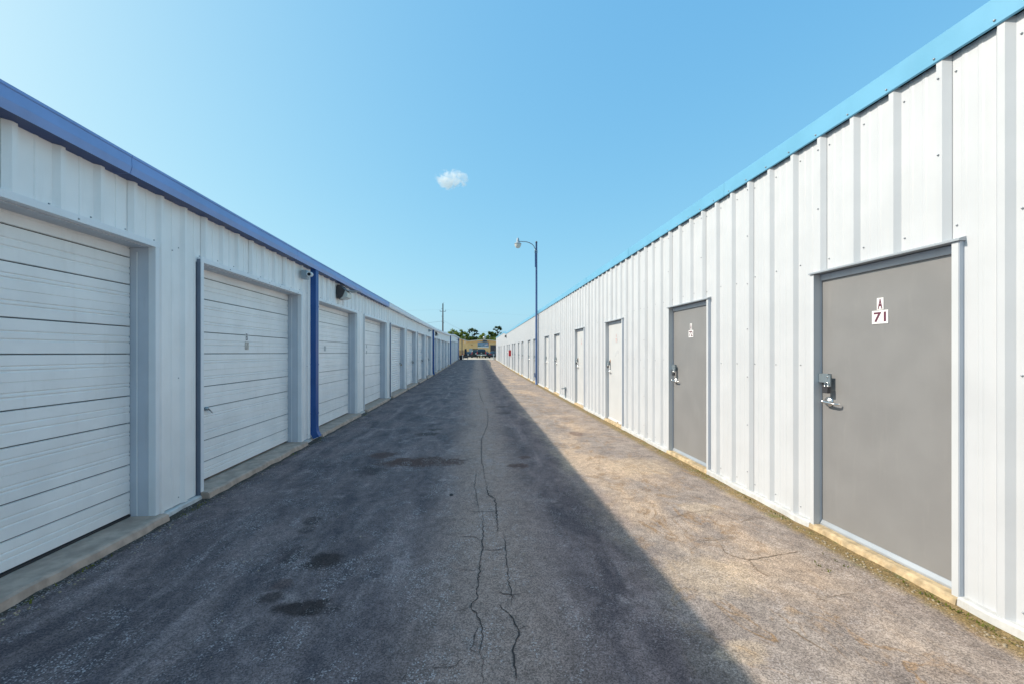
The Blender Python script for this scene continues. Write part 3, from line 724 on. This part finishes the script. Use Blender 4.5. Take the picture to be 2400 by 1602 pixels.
# ------------------------------------------------------------------ tan workshop at the end
M['tan'] = paint('tan_stucco', (.74, .49, .23), .85, 0, .08, .3, (.60, .38, .16), scale=2)
M['tan_trim'] = paint('cream_eave', (.62, .56, .45), .7, 0, .06)
M['roof_grey'] = paint('grey_roof_sheet', (.50, .48, .45), .6, 0, .08)
by = 110.0; bz = ground_z(110) - .02
tb = thing('workshop_building', (0, by + 5, bz), 'low tan workshop with two shallow gables beyond the parked cars', 'workshop')
GP = [(-16, 4.4), (-12, 5.0), (-6.3, 5.75), (-2.3, 4.62), (1.9, 5.02), (6.0, 4.6), (10, 5.0), (16, 4.4)]
mb = MB()
for (xa, za), (xb, zb_) in zip(GP, GP[1:]): mb.prism([(xa, bz), (xb, bz), (xb, zb_ - .1), (xa, za - .1)], 'y', by, by + 10, 'tan')
mb.build('wall', tb)
mb = MB()
for (xa, za), (xb, zb_) in zip(GP, GP[1:]): mb.prism([(xa, za - .14), (xb, zb_ - .14), (xb, zb_ + .06), (xa, za + .06)], 'y', by - .45, by + 10.3, 'tan_trim' if xa > -3 else 'roof_grey')
mb.build('roof', tb)
mb = MB(); mb.box(3.55, 6.6, by - .06, by - .005, bz, 3.55, 'lock'); d = mb.build('overhead_door', tb)
for q in range(5):
    mb = MB(); mb.box(3.58, 6.57, by - .085, by - .061, bz + .04 + q * .64, bz + .63 + q * .64, 'ovh'); M.setdefault('ovh', paint('dark_overhead_panel', (.045, .04, .048), .5)); mb.build('panel', d)
mb = MB(); mb.box(-1.15, .25, by - .05, by - .004, bz, 2.55, 'dark'); mb.build('doorway', tb)
mb = MB(); mb.box(-2.1, -1.2, by - .10, by - .004, bz, 2.6, 'zinc'); mb.build('open_door', tb)
mb = MB(); mb.lathe((-1.35, by - .3, 3.5), [(0, .12), (.18, .08), (.2, -.02), (0, -.03)], 'rust', 10); mb.box(-1.40, -1.30, by - .3, by, 3.49, 3.52, 'rust'); mb.build('eave_lamp', tb)
mb = MB(); mb.lathe((2.0, by + 1.0, 4.95), [(.22, 0), (.22, .35), (.40, .45), (.46, .65), (.36, .82), (.12, .92), (0, .93)], 'galv', 14); mb.build('roof_vent', tb)
mb = MB(); mb.tube([(-3.15, by - .6, 3.9), (-3.15, by - .6, 5.9)], .05, 'galv', 6); mb.build('vent_pipe', tb)
def board():
    t = NT('picture_board'); x, y, z = t.xyz(t.gen()); n = t.noise(t.scale(t.gen(), (3, 1, 5)), 2.2, 4)
    c = t.mix(t.ramp(z, .28, .95), (.12, .19, .26), (.20, .34, .50)); c = t.mix(t.ramp(n, .45, .62), c, (.30, .42, .55))
    c = t.mix(t.math('MULTIPLY', t.ramp(t.math('ABSOLUTE', t.math('SUBTRACT', z, .78)), .0, .09, 1, 0), .8), c, (.05, .08, .16))
    c = t.mix(t.math('MULTIPLY', t.ramp(x, .10, .35, 1, 0), t.ramp(z, .22, .42, 1, 0)), c, (.10, .17, .05))
    d = t.math('ADD', t.math('POWER', t.math('MULTIPLY', t.math('SUBTRACT', x, .78), 5.5), 2.0), t.math('POWER', t.math('MULTIPLY', t.math('SUBTRACT', z, t.math('ADD', t.math('MULTIPLY', x, .5), .12)), 9.0), 2.0))
    c = t.mix(t.ramp(d, .4, 1.1, .9, 0), c, (.62, .52, .52))
    c = t.mix(t.math('MULTIPLY', t.ramp(x, .92, .97), t.ramp(z, .3, .6)), c, (.40, .08, .12))
    c = t.mix(t.ramp(z, .13, .17, 1, 0), c, (.74, .70, .66)); t.color(c); t.rough(.4); return t.m
M['board'] = board()
sg = thing('sign_board', (1.65, by - .06, 2.85), 'wide blue picture sign with white lower edge on the tan wall', 'sign')
mb = MB(); mb.box(.22, 3.08, by - .10, by - .04, 2.88, 4.30, 'board'); mb.build('sign_face', sg)
mb = MB(); mb.box(.17, .21, by - .11, by - .03, 2.85, 4.33, 'white_trim'); mb.box(3.09, 3.13, by - .11, by - .03, 2.85, 4.33, 'white_trim'); mb.box(.21, 3.09, by - .11, by - .03, 2.83, 2.875, 'white_trim'); mb.build('sign_frame', sg)
mb = MB(); mb.box(1.5, 2.65, by - .54, by - .47, 4.40, 4.82, 'lock'); mb.box(1.47, 2.68, by - .55, by - .46, 4.365, 4.398, 'bronze'); tag(mb.build('sign_board'), 'small dark board above the blue picture sign, under the roof vent', 'sign')
M['orange'] = paint('orange_rail', (.55, .22, .07), .6)
gz = ground_z(104); rk = thing('rack', (2.6, 104, gz), 'orange pipe rack standing in front of the tan wall behind the cars', 'rack')
for q in (1.95, 2.6, 3.3): mb = MB(); mb.tube([(q, 104, gz), (q, 104, gz + 1.75)], .045, 'orange', 6); mb.build('post', rk)
for q in (.9, 1.3, 1.7): mb = MB(); mb.tube([(1.95, 104, gz + q), (3.3, 104, gz + q)], .03, 'orange', 6); mb.build('rail', rk)
gz = ground_z(100)
fn = thing('fence', (-3.3, 100, gz), 'low weathered fence before the tan wall at the left', 'fence')
for q in range(7): mb = MB(); xx = -4.4 + q * .3; mb.box(xx, xx + .22, 100, 100.04, gz, gz + 1.8, 'wood_tan'); M.setdefault('wood_tan', paint('tan_board', (.42, .24, .12), .8, 0, .3, scale=5)); mb.build('board', fn)
mb = MB(); mb.box(-4.45, -2.3, 100.045, 100.09, gz + 1.3, gz + 1.4, 'wood_tan'); mb.build('rail', fn)

# ------------------------------------------------------------------ parked vehicles (rear towards the alley)
M['glass_dark'] = emit_free_glass('dark_car_glass', (.02, .03, .04), .08)
M['tyre'] = paint('tyre_rubber', (.025, .025, .025), .8)
M['rim'] = paint('wheel_rim', (.35, .35, .36), .3, .8)
M['tail_red'] = paint('red_tail_light', (.50, .03, .05), .2)
M['chrome'] = paint('chrome', (.46, .40, .35), .35, .5)
for n_, c_ in (('car_black', (.02, .022, .028)), ('car_navy', (.025, .035, .06)), ('car_green', (.018, .035, .04)), ('car_grey', (.055, .06, .075))):
    M[n_] = paint(n_ + '_paint', c_, .22, .2, .05)
def wheels(root, x, y, g, hw, ya, yb, r):
    for s_ in (-1, 1):
        for yy in (ya, yb):
            mb = MB(); c = (x + s_ * (hw - .11), y + yy, g + r)
            mb.lathe(c, [(r * .6, -.11), (r * .93, -.11), (r, -.07), (r, .07), (r * .93, .11), (r * .6, .11)], 'tyre', 18, 'x'); w = mb.build('wheel', root)
            mb = MB(); mb.lathe(c, [(0, s_ * .085), (r * .3, s_ * .10), (r * .58, s_ * .09), (r * .62, s_ * .06), (r * .62, -s_ * .05), (0, -s_ * .05)], 'rim', 14, 'x'); mb.build('rim', w)
def ring(y, pts): return [(px_, y, pz_) for px_, pz_ in pts]
def sec(hw, z0, z1, bev, top=None):
    t_ = top or hw
    h = [(hw - bev, z0), (hw, z0 + bev), (hw, z0 + (z1 - z0) * .6), (t_ - .02, z1 - bev), (t_ - bev - .04, z1)]
    return h + [(-a, b) for a, b in h[::-1]]
def car(name, label, cat, x, y, mat, hw, stations, cabin, wl, L_, tail, plate_z, r=.33, light=(.3, .14, .85), bumper='rubber'):
    g = ground_z(y) + .006
    c = thing(name, (x, y, g), label, cat, 'vehicles parked before the tan workshop')
    sh = lambda P, yy: [(x + a, y + yy, g + b) for a, b in P]
    mb = MB(); mb.loft([sh(sec(*s_[1:]), s_[0]) for s_ in stations], mat, smooth=False); mb.build('body', c)
    mb = MB(); mb.loft([sh(sec(*s_[1:]), s_[0]) for s_ in cabin], mat); mb.build('cabin', c)
    # rear window following the slope of the cabin's first two stations, side windows on the flanks
    (y0, h0, a0, b0, _, t0), (y1, h1, a1, b1, _, t1) = cabin[0], cabin[1]
    mb = MB(); P = lambda u, k: (x + u, y + y0 + (y1 - y0) * k - .015, g + (b0 + .01) + (b1 - b0 - .02) * k + .012)
    wa, wb = t0 - .10, t1 - .12
    q = [P(-wa, .12), P(wa, .12), P(wb, .9), P(-wb, .9)]; mb.face(q, 'glass_dark'); mb.face([(a, b + .01, cc - .01) for a, b, cc in q][::-1], 'glass_dark'); mb.build('rear_window', c)
    for s_ in (-1, 1):
        mb = MB(); z0, z1 = cabin[1][2], cabin[1][3]; ya, yb = cabin[1][0] + .1, cabin[-2][0] - .1
        lo = z0 + (z1 - z0) * .45; hi = z1 - .1; xa, xb = cabin[1][1] + .004, cabin[1][5] + .0
        q = [(x + s_ * xa, y + ya - .1, g + lo), (x + s_ * xa, y + yb + .2, g + lo), (x + s_ * (xb + .004), y + yb, g + hi), (x + s_ * (xb + .004), y + ya, g + hi)]
        mb.face(q if s_ > 0 else q[::-1], 'glass_dark'); mb.build('side_window', c)
    wheels(c, x, y, g, hw + .01, wl[0], wl[1], r)
    lw, lh, lz = light
    for s_ in (-1, 1):
        mb = MB(); xx = x + s_ * (hw - lw / 2 - .01); mb.box(xx - lw / 2, xx + lw / 2, y - .03, y + .18, g + lz - lh / 2, g + lz + lh / 2, 'tail_red'); mb.build('tail_light', c)
    mb = MB(); mb.prism([(y - .10, g + tail[0]), (y + .14, g + tail[0]), (y + .14, g + tail[1]), (y - .07, g + tail[1])], 'x', x - hw + .03, x + hw - .03, bumper); mb.build('bumper', c)
    mb = MB(); yy = y - .12 if tail[0] < plate_z < tail[1] + .1 else y - .035; mb.box(x - .16, x + .16, yy, yy + .012, g + plate_z - .08, g + plate_z + .08, 'plate'); mb.build('licence_plate', c)
    return c, g
SED = lambda hw: [(0, hw - .08, .30, .88, .08), (.10, hw, .24, .98, .10), (.9, hw, .22, 1.02, .10), (2.9, hw, .22, .98, .10), (3.9, hw - .02, .24, .88, .10), (4.5, hw - .12, .30, .70, .12)]
SCAB = lambda hw: [(.45, hw - .10, .85, 1.00, .05, hw - .16), (1.15, hw - .10, .85, 1.42, .08, hw - .30), (2.1, hw - .10, .85, 1.46, .08, hw - .30), (2.7, hw - .10, .85, 1.40, .08, hw - .28), (3.5, hw - .14, .85, .98, .05, hw - .16)]
car('parked_car', 'dark sedan partly hidden at the left behind the black cart', 'car', -2.05, 96, 'car_navy', .90, SED(.9), SCAB(.9), (.8, 3.6), 4.5, (.34, .56), .72)
car('parked_car', 'grey sedan with bright red tail light at the right by the white building', 'car', 3.55, 88, 'car_grey', .90, SED(.9), SCAB(.9), (.8, 3.6), 4.5, (.34, .56), .72, light=(.36, .20, .85))
car('parked_car', 'black car half hidden right of the pickup truck', 'car', 2.1, 99, 'car_black', .90, SED(.9), SCAB(.9), (.8, 3.6), 4.5, (.34, .56), .72)
SUV = [(0, .90, .40, 1.05, .08), (.1, .96, .34, 1.12, .1), (3.3, .96, .34, 1.12, .1), (4.2, .94, .36, 1.06, .1), (4.8, .84, .42, .9, .12)]
SUVC = [(.05, .88, 1.0, 1.16, .05, .86), (.38, .88, 1.0, 1.80, .08, .72), (2.0, .88, 1.0, 1.86, .08, .72), (2.9, .88, 1.0, 1.80, .08, .72), (3.7, .86, 1.0, 1.14, .05, .84)]
car('parked_suv', 'tall dark sport utility vehicle left of the pickup truck', 'suv', -.25, 93.5, 'car_green', .96, SUV, SUVC, (.9, 3.8), 4.8, (.44, .66), .95, .38, (.16, .5, 1.15))
PB = [(0, .94, .62, 1.30, .05), (.06, .98, .58, 1.36, .06), (1.9, .98, .55, 1.36, .06), (4.0, .98, .50, 1.30, .08), (5.2, .97, .50, 1.22, .1), (5.7, .88, .55, 1.1, .12)]
PC = [(1.85, .92, 1.2, 1.38, .05, .88), (2.05, .92, 1.2, 1.90, .08, .76), (2.9, .92, 1.2, 1.96, .08, .76), (3.6, .92, 1.2, 1.90, .08, .76), (4.3, .90, 1.2, 1.34, .05, .86)]
pk, g = car('pickup_truck', 'black pickup truck with pale bumper parked tail first in the middle', 'pickup truck', 0.92, 86.5, 'car_black', .98, PB, PC, (1.2, 4.6), 5.7, (.56, .80), .68, .42, (.17, .48, 1.10), 'chrome')
mb = MB(); mb.box(0.12, 1.72, 86.46, 86.5, g + .84, g + 1.32, 'car_black'); mb.box(0.12, 1.72, 86.452, 86.459, g + 1.24, g + 1.31, 'car_green'); mb.build('tailgate', pk)
mb = MB(); mb.prism([(a, g + b) for a, b in ((.76,1.06),(.76,1.13),(.85,1.13),(.85,1.155),(.99,1.155),(.99,1.13),(1.08,1.13),(1.08,1.06),(.99,1.06),(.99,1.035),(.85,1.035),(.85,1.06))], 'y', 86.435, 86.4515, 'galv'); mb.build('badge', pk)

# ------------------------------------------------------------------ clutter by the far ends of the two buildings
def post(name, x, y, h, w, mat, label, cat, cap=None):
    g = ground_z(y); o = thing(name, (x, y, g), label, cat)
    mb = MB(); mb.box(x - w / 2, x + w / 2, y - w / 2, y + w / 2, g - .1, g + h, mat); mb.build('post', o)
    mb = MB(); mb.box(x - w * .6, x + w * .6, y - w * .6, y + w * .6, g + h, g + h + .04, cap or mat); mb.build('cap', o)
    return o
post('gate_post', 2.78, 64.2, 1.75, .12, 'lock', 'black gate post at the far corner of the white building', 'gate post')
post('bollard', 2.62, 65.5, .62, .10, 'plate', 'short white bollard beside the black gate post', 'bollard')
post('gate_post', -2.55, 71, 3.4, .13, 'lock', 'tall black gate post past the far end of the shaded building', 'gate post')
post('bollard', -2.42, 69.5, .75, .13, 'galv', 'short grey bollard at the far corner of the shaded building', 'bollard')
g = ground_z(62.3); cx, cy = -1.72, 62.3
ct = thing('hand_cart', (cx, cy, g), 'black upright cart with pale wheels left before the parked cars', 'cart')
mb = MB(); mb.box(cx - .36, cx + .42, cy - .2, cy + .25, g + .28, g + .62, 'lock'); mb.prism([(cx - .30, g + .62), (cx + .36, g + .62), (cx + .28, g + .84), (cx - .2, g + .84)], 'y', cy - .15, cy + .2, 'rubber'); mb.build('cart_box', ct)
mb = MB(); mb.box(cx - .15, cx + .15, cy + .2, cy + .27, g + .84, g + 1.68, 'glass_dark'); mb.build('backboard', ct)
mb = MB(); mb.tube([(cx - .62, cy, g + .92), (cx - .45, cy, g + .86), (cx - .28, cy, g + .80)], .04, 'tail_red', 6); mb.build('handle', ct)
for ex in (-.28, .34):
    for ey in (-.17, .2):
        mb = MB(); mb.lathe((cx + ex, cy + ey, g + .13), [(0, -.04), (.10, -.04), (.13, -.02), (.13, .02), (.10, .04), (0, .04)], 'plate', 12, 'x'); mb.build('wheel', ct)
    mb = MB(); mb.box(cx + ex - .03, cx + ex + .03, cy - .2, cy + .23, g + .22, g + .30, 'rubber'); mb.build('axle', ct)
g = ground_z(64.5)
mb = MB(); mb.box(-2.72, -2.28, 64.2, 64.7, g, g + .62, 'rubber'); mb.prism([(-2.74, g + .62), (-2.26, g + .62), (-2.30, g + .70), (-2.70, g + .70)], 'y', 64.18, 64.72, 'rubber'); tag(mb.build('trash_bin'), 'black bin standing against the far end of the shaded wall', 'bin')

# ------------------------------------------------------------------ trees
def foliage(name, a, b):
    t = NT(name); p = t.pos(); n = t.noise(p, .9, 4); r = t.n.new('ShaderNodeObjectInfo').outputs['Random']
    cc_ = t.mix(t.ramp(n, .3, .7), a, b); t.color(cc_); t.rough(.6); t.p.inputs['Specular IOR Level'].default_value = .25
    tr = t.n.new('ShaderNodeBsdfTranslucent'); t.lk(cc_, tr.inputs[0]); mx = t.n.new('ShaderNodeMixShader'); mx.inputs[0].default_value = .45
    out = [k for k in t.n if k.type == 'OUTPUT_MATERIAL'][0]; t.lk(t.p.outputs[0], mx.inputs[1]); t.lk(tr.outputs[0], mx.inputs[2]); t.lk(mx.outputs[0], out.inputs['Surface'])
    return t.m
M['leaf_mid'] = foliage('mid_green_leaves', (.09, .15, .035), (.21, .26, .055))
M['leaf_dark'] = foliage('dark_pine_needles', (.05, .09, .04), (.11, .15, .065))
M['leaf_fresh'] = foliage('fresh_green_leaves', (.15, .22, .04), (.29, .33, .065))
M['bark'] = paint('bark', (.10, .075, .06), .9, 0, .3, scale=6)
def tree(x, y, h, lobes, leaf, label, seed, name='tree', trunk_r=.18, n_leaf=2600, size=.30):
    size *= 1.75; n_leaf = int(n_leaf * 1.5)
    rg = random.Random(seed); g = .28
    t_ = thing(name, (x, y, g), label, 'tree', 'trees behind the tan workshop')
    mb = MB(); top = h * .72
    mb.tube([(x, y, g), (x + .1, y, g + top * .4), (x - .08, y, g + top * .75), (x, y, g + top)], [trunk_r, trunk_r * .8, trunk_r * .55, trunk_r * .25], 'bark', 8); mb.build('trunk', t_)
    mb = MB()
    for (lx, ly, lz, rx, rz) in lobes:
        zs = min(top * .95, max(top * .35, lz - g - rz)); mb.tube([(x, y, g + zs * .9), (x + lx * .5, y + ly * .5, g + (zs + lz) * .5), (x + lx * .9, y + ly * .9, g + lz - rz * .2)], [trunk_r * .4, trunk_r * .3, trunk_r * .1], 'bark', 6)
    mb.build('limbs', t_)
    mb = MB(); vol = sum(l[3] ** 2 * l[4] for l in lobes)
    for (lx, ly, lz, rx, rz) in lobes:
        cl = []
        for _ in range(max(5, int(rx * rz * 7))):
            while True:
                p = Vector((rg.uniform(-1, 1), rg.uniform(-1, 1), rg.uniform(-1, 1)))
                if .35 < p.length < 1: break
            cl.append((Vector((x + lx + p.x * rx, y + ly + p.y * rx, g + lz + p.z * rz)), rg.uniform(.22, .5) * min(1.2, rx)))
        for i in range(int(n_leaf * rx ** 2 * rz / vol)):
            c, r = rg.choice(cl); d = Vector((rg.gauss(0, .5), rg.gauss(0, .5), rg.gauss(0, .38))) * r; c = c + d
            u = Vector((rg.gauss(0, 1), rg.gauss(0, 1), rg.gauss(0, .6))).normalized(); w = u.cross(Vector((rg.gauss(0, 1), rg.gauss(0, 1), rg.gauss(0, 1)))).normalized(); s_ = size * rg.uniform(.5, 1.1) * .5
            mb.face([c - u * s_, c - w * s_ * .6, c + u * s_, c + w * s_ * .6], leaf)
    mb.build('crown', t_, kind='stuff')
tree(-5.6, 124, 8.6, [(-.3, 0, 6.7, 2.1, 1.5), (1.5, .3, 6.0, 1.9, 1.5), (2.6, -.3, 4.9, 1.7, 1.6), (-1.9, .2, 5.8, 1.8, 1.7), (-3.2, .2, 4.8, 1.6, 1.6), (.3, 0, 4.4, 2.6, 1.6)], 'leaf_fresh', 'broad round green tree above the left end of the tan workshop', 1, n_leaf=7000)
tree(-2.6, 128, 7.2, [(0, 0, 5.6, 1.5, 1.3), (1.2, 0, 4.8, 1.5, 1.5), (-1.0, 0, 4.8, 1.7, 1.5), (.4, 0, 3.8, 2.4, 1.2)], 'leaf_mid', 'darker leafy tree between the round tree and the first tall pine', 2, n_leaf=4600)
tree(-1.3, 126, 9.4, [(-.2, 0, 8.1, 1.15, .55), (.9, 0, 7.8, .75, .45), (-.9, .1, 7.4, .6, .35), (.3, 0, 6.6, .55, .35), (1.2, 0, 6.9, .55, .35), (.2, .2, 5.4, 1.2, 1.0), (1.6, 0, 4.6, 1.5, 1.1)], 'leaf_dark', 'tall pine with a loose crown left of the sign', 3, 'pine_tree', n_leaf=2900, size=.26)
tree(1.7, 122, 6.4, [(0, 0, 5.4, 1.4, 1.2), (-1.1, 0, 4.8, 1.4, 1.2), (1.1, 0, 4.6, 1.4, 1.2), (0, 0, 3.9, 2.2, 1.1)], 'leaf_fresh', 'small bright green tree in the gap above the workshop roof', 4, n_leaf=4200)
tree(4.3, 127, 8.0, [(0, 0, 6.6, 1.3, 1.0), (-1.0, 0, 5.6, 1.2, 1.0), (1.0, 0, 5.8, 1.3, 1.1), (.2, 0, 4.5, 2.2, 1.3)], 'leaf_mid', 'leafy mid green tree left of the tallest pine', 5, n_leaf=4800)
tree(6.3, 126, 9.9, [(0, 0, 8.7, 1.0, .45), (-.6, 0, 8.2, .65, .38), (.8, 0, 8.3, .6, .38), (.1, 0, 7.4, .5, .28), (1.3, 0, 6.8, .9, .4), (-.5, 0, 6.1, .9, .55), (.6, 0, 5.3, 1.3, .9)], 'leaf_dark', 'tallest pine with sparse flat crown by the white building', 6, 'pine_tree', n_leaf=2400, size=.26)
tree(6.2, 121, 5.4, [(0, 0, 4.2, 1.8, 1.3), (-1.6, 0, 3.9, 1.3, 1.1)], 'leaf_fresh', 'low yellow green bushy tree behind the right end of the workshop', 7, n_leaf=3200)
tree(10.5, 128, 7.2, [(0, 0, 5.2, 2.2, 1.8), (2, 0, 4.6, 2.0, 1.6)], 'leaf_mid', 'leafy tree mostly hidden behind the white building', 8, n_leaf=2400)
tree(-12.5, 127, 7.0, [(0, 0, 5.0, 2.2, 1.7), (2, 0, 4.4, 2.0, 1.6), (-2.5, 0, 4.6, 2.2, 1.7)], 'leaf_mid', 'leafy tree mostly hidden behind the shaded building', 9, n_leaf=2600)

# ------------------------------------------------------------------ weeds and grit along the walls
M['moss'] = foliage('wall_weed', (.10, .12, .015), (.20, .21, .03))
rg = random.Random(5); mb = MB()
for (cx, cy, n_) in [(2.79, 2.35, 40), (2.80, 2.15, 30), (2.78, 1.95, 30), (2.60, 2.75, 16), (2.42, 2.72, 10), (2.81, 4.9, 26), (2.80, 4.7, 18), (2.82, 6.2, 16), (-2.72, 10.3, 40), (-2.72, 3.2, 26), (-2.72, 4.2, 22), (-2.71, 2.8, 18), (2.80, 3.6, 26), (2.81, 4.1, 18), (2.79, 1.75, 30), (2.82, 9.4, 14), (-2.73, 7.6, 24), (-2.72, 6.4, 16), (2.82, 7.6, 12), (-2.74, 4.35, 16)]:
    for _ in range(n_):
        p = Vector((cx + rg.gauss(0, .012), cy + rg.gauss(0, .09), .004)); a = rg.uniform(0, 6.28); l = rg.uniform(.008, .03)
        d = Vector((math.cos(a) * .6, math.sin(a) * .6, rg.uniform(.4, 1))) * l; w = Vector((-math.sin(a), math.cos(a), 0)) * l * .25
        mb.face([p - w, p + w, p + d], 'moss')
mb.build('weeds', kind='stuff')
M['grit'] = paint('grit', (.36, .29, .20), .9, 0, .4, scale=60)
mb = MB()
for _ in range(900):
    s_ = rg.choice((-1, 1, 1)); yy = 1.6 + rg.random() ** 1.6 * 14; xx = s_ * (2.80 - abs(rg.gauss(0, .05))) + (.10 if s_ < 0 else 0); r = rg.uniform(.003, .009)
    mb.lathe((xx, yy, 0), [(r, 0), (r * .8, r * .7), (0, r)], 'grit', 5)
for _ in range(90):
    yy = 2 + rg.random() * 9; xx = rg.uniform(-2.6, 2.5); r = rg.uniform(.003, .007); mb.lathe((xx, yy, 0), [(r, 0), (r * .8, r * .7), (0, r)], 'grit', 5)
mb.build('grit', kind='stuff')
xx, yy = unproj(1058, 1159)
mb = MB(); mb.lathe((xx, yy, .0), [(.022, 0), (.020, .010), (.010, .016), (0, .017)], 'rubber', 9); tag(mb.build('pebble'), 'small black pebble on the road left of the central crack', 'pebble')

# ------------------------------------------------------------------ the lone small cloud
D = 900.0; cc = Vector((-60 / 967 * D * .99, D, CAM_Z + 402 / 967 * D))
t = NT('cloud_vapour'); t.n.remove(t.p); out = [n for n in t.n if n.type == 'OUTPUT_MATERIAL'][0]
pv = t.n.new('ShaderNodeVolumePrincipled'); t.lk(pv.outputs[0], out.inputs['Volume'])
pv.inputs['Color'].default_value = (1, 1, 1, 1); pv.inputs['Anisotropy'].default_value = .2
co = t.obj(); n = t.noise(t.scale(co, (1, .8, 1.35)), .048, 6, .68, .9)
x, y, z = t.xyz(co)
r = t.math('SQRT', t.math('ADD', t.math('ADD', t.math('POWER', t.math('DIVIDE', x, 42.0), 2.0), t.math('POWER', t.math('DIVIDE', y, 30.0), 2.0)), t.math('POWER', t.math('DIVIDE', z, 25.0), 2.0)))
den = t.math('MULTIPLY', t.ramp(t.math('SUBTRACT', n, t.math('MULTIPLY', t.math('ABSOLUTE', t.math('SUBTRACT', r, .45)), .30)), .41, .52), t.ramp(r, .7, 1.0, 1, 0))
t.lk(t.math('MULTIPLY', den, .06), pv.inputs['Density']); M['cloud'] = t.m
mb = MB(); prof = [(0.1, -25)] + [(43 * math.cos(a), 25 * math.sin(a)) for a in [R(-75 + 15 * i) for i in range(11)]] + [(0.1, 25)]
k = len(mb.v)
mb.lathe((0, 0, 0), prof, 'cloud', 24)
me = bpy.data.meshes.new('cloud'); me.from_pydata(mb.v, [], mb.f); me.materials.append(M['cloud'])
tag(link('cloud', me, cc), 'single small white cloud in the clear blue sky', 'cloud')
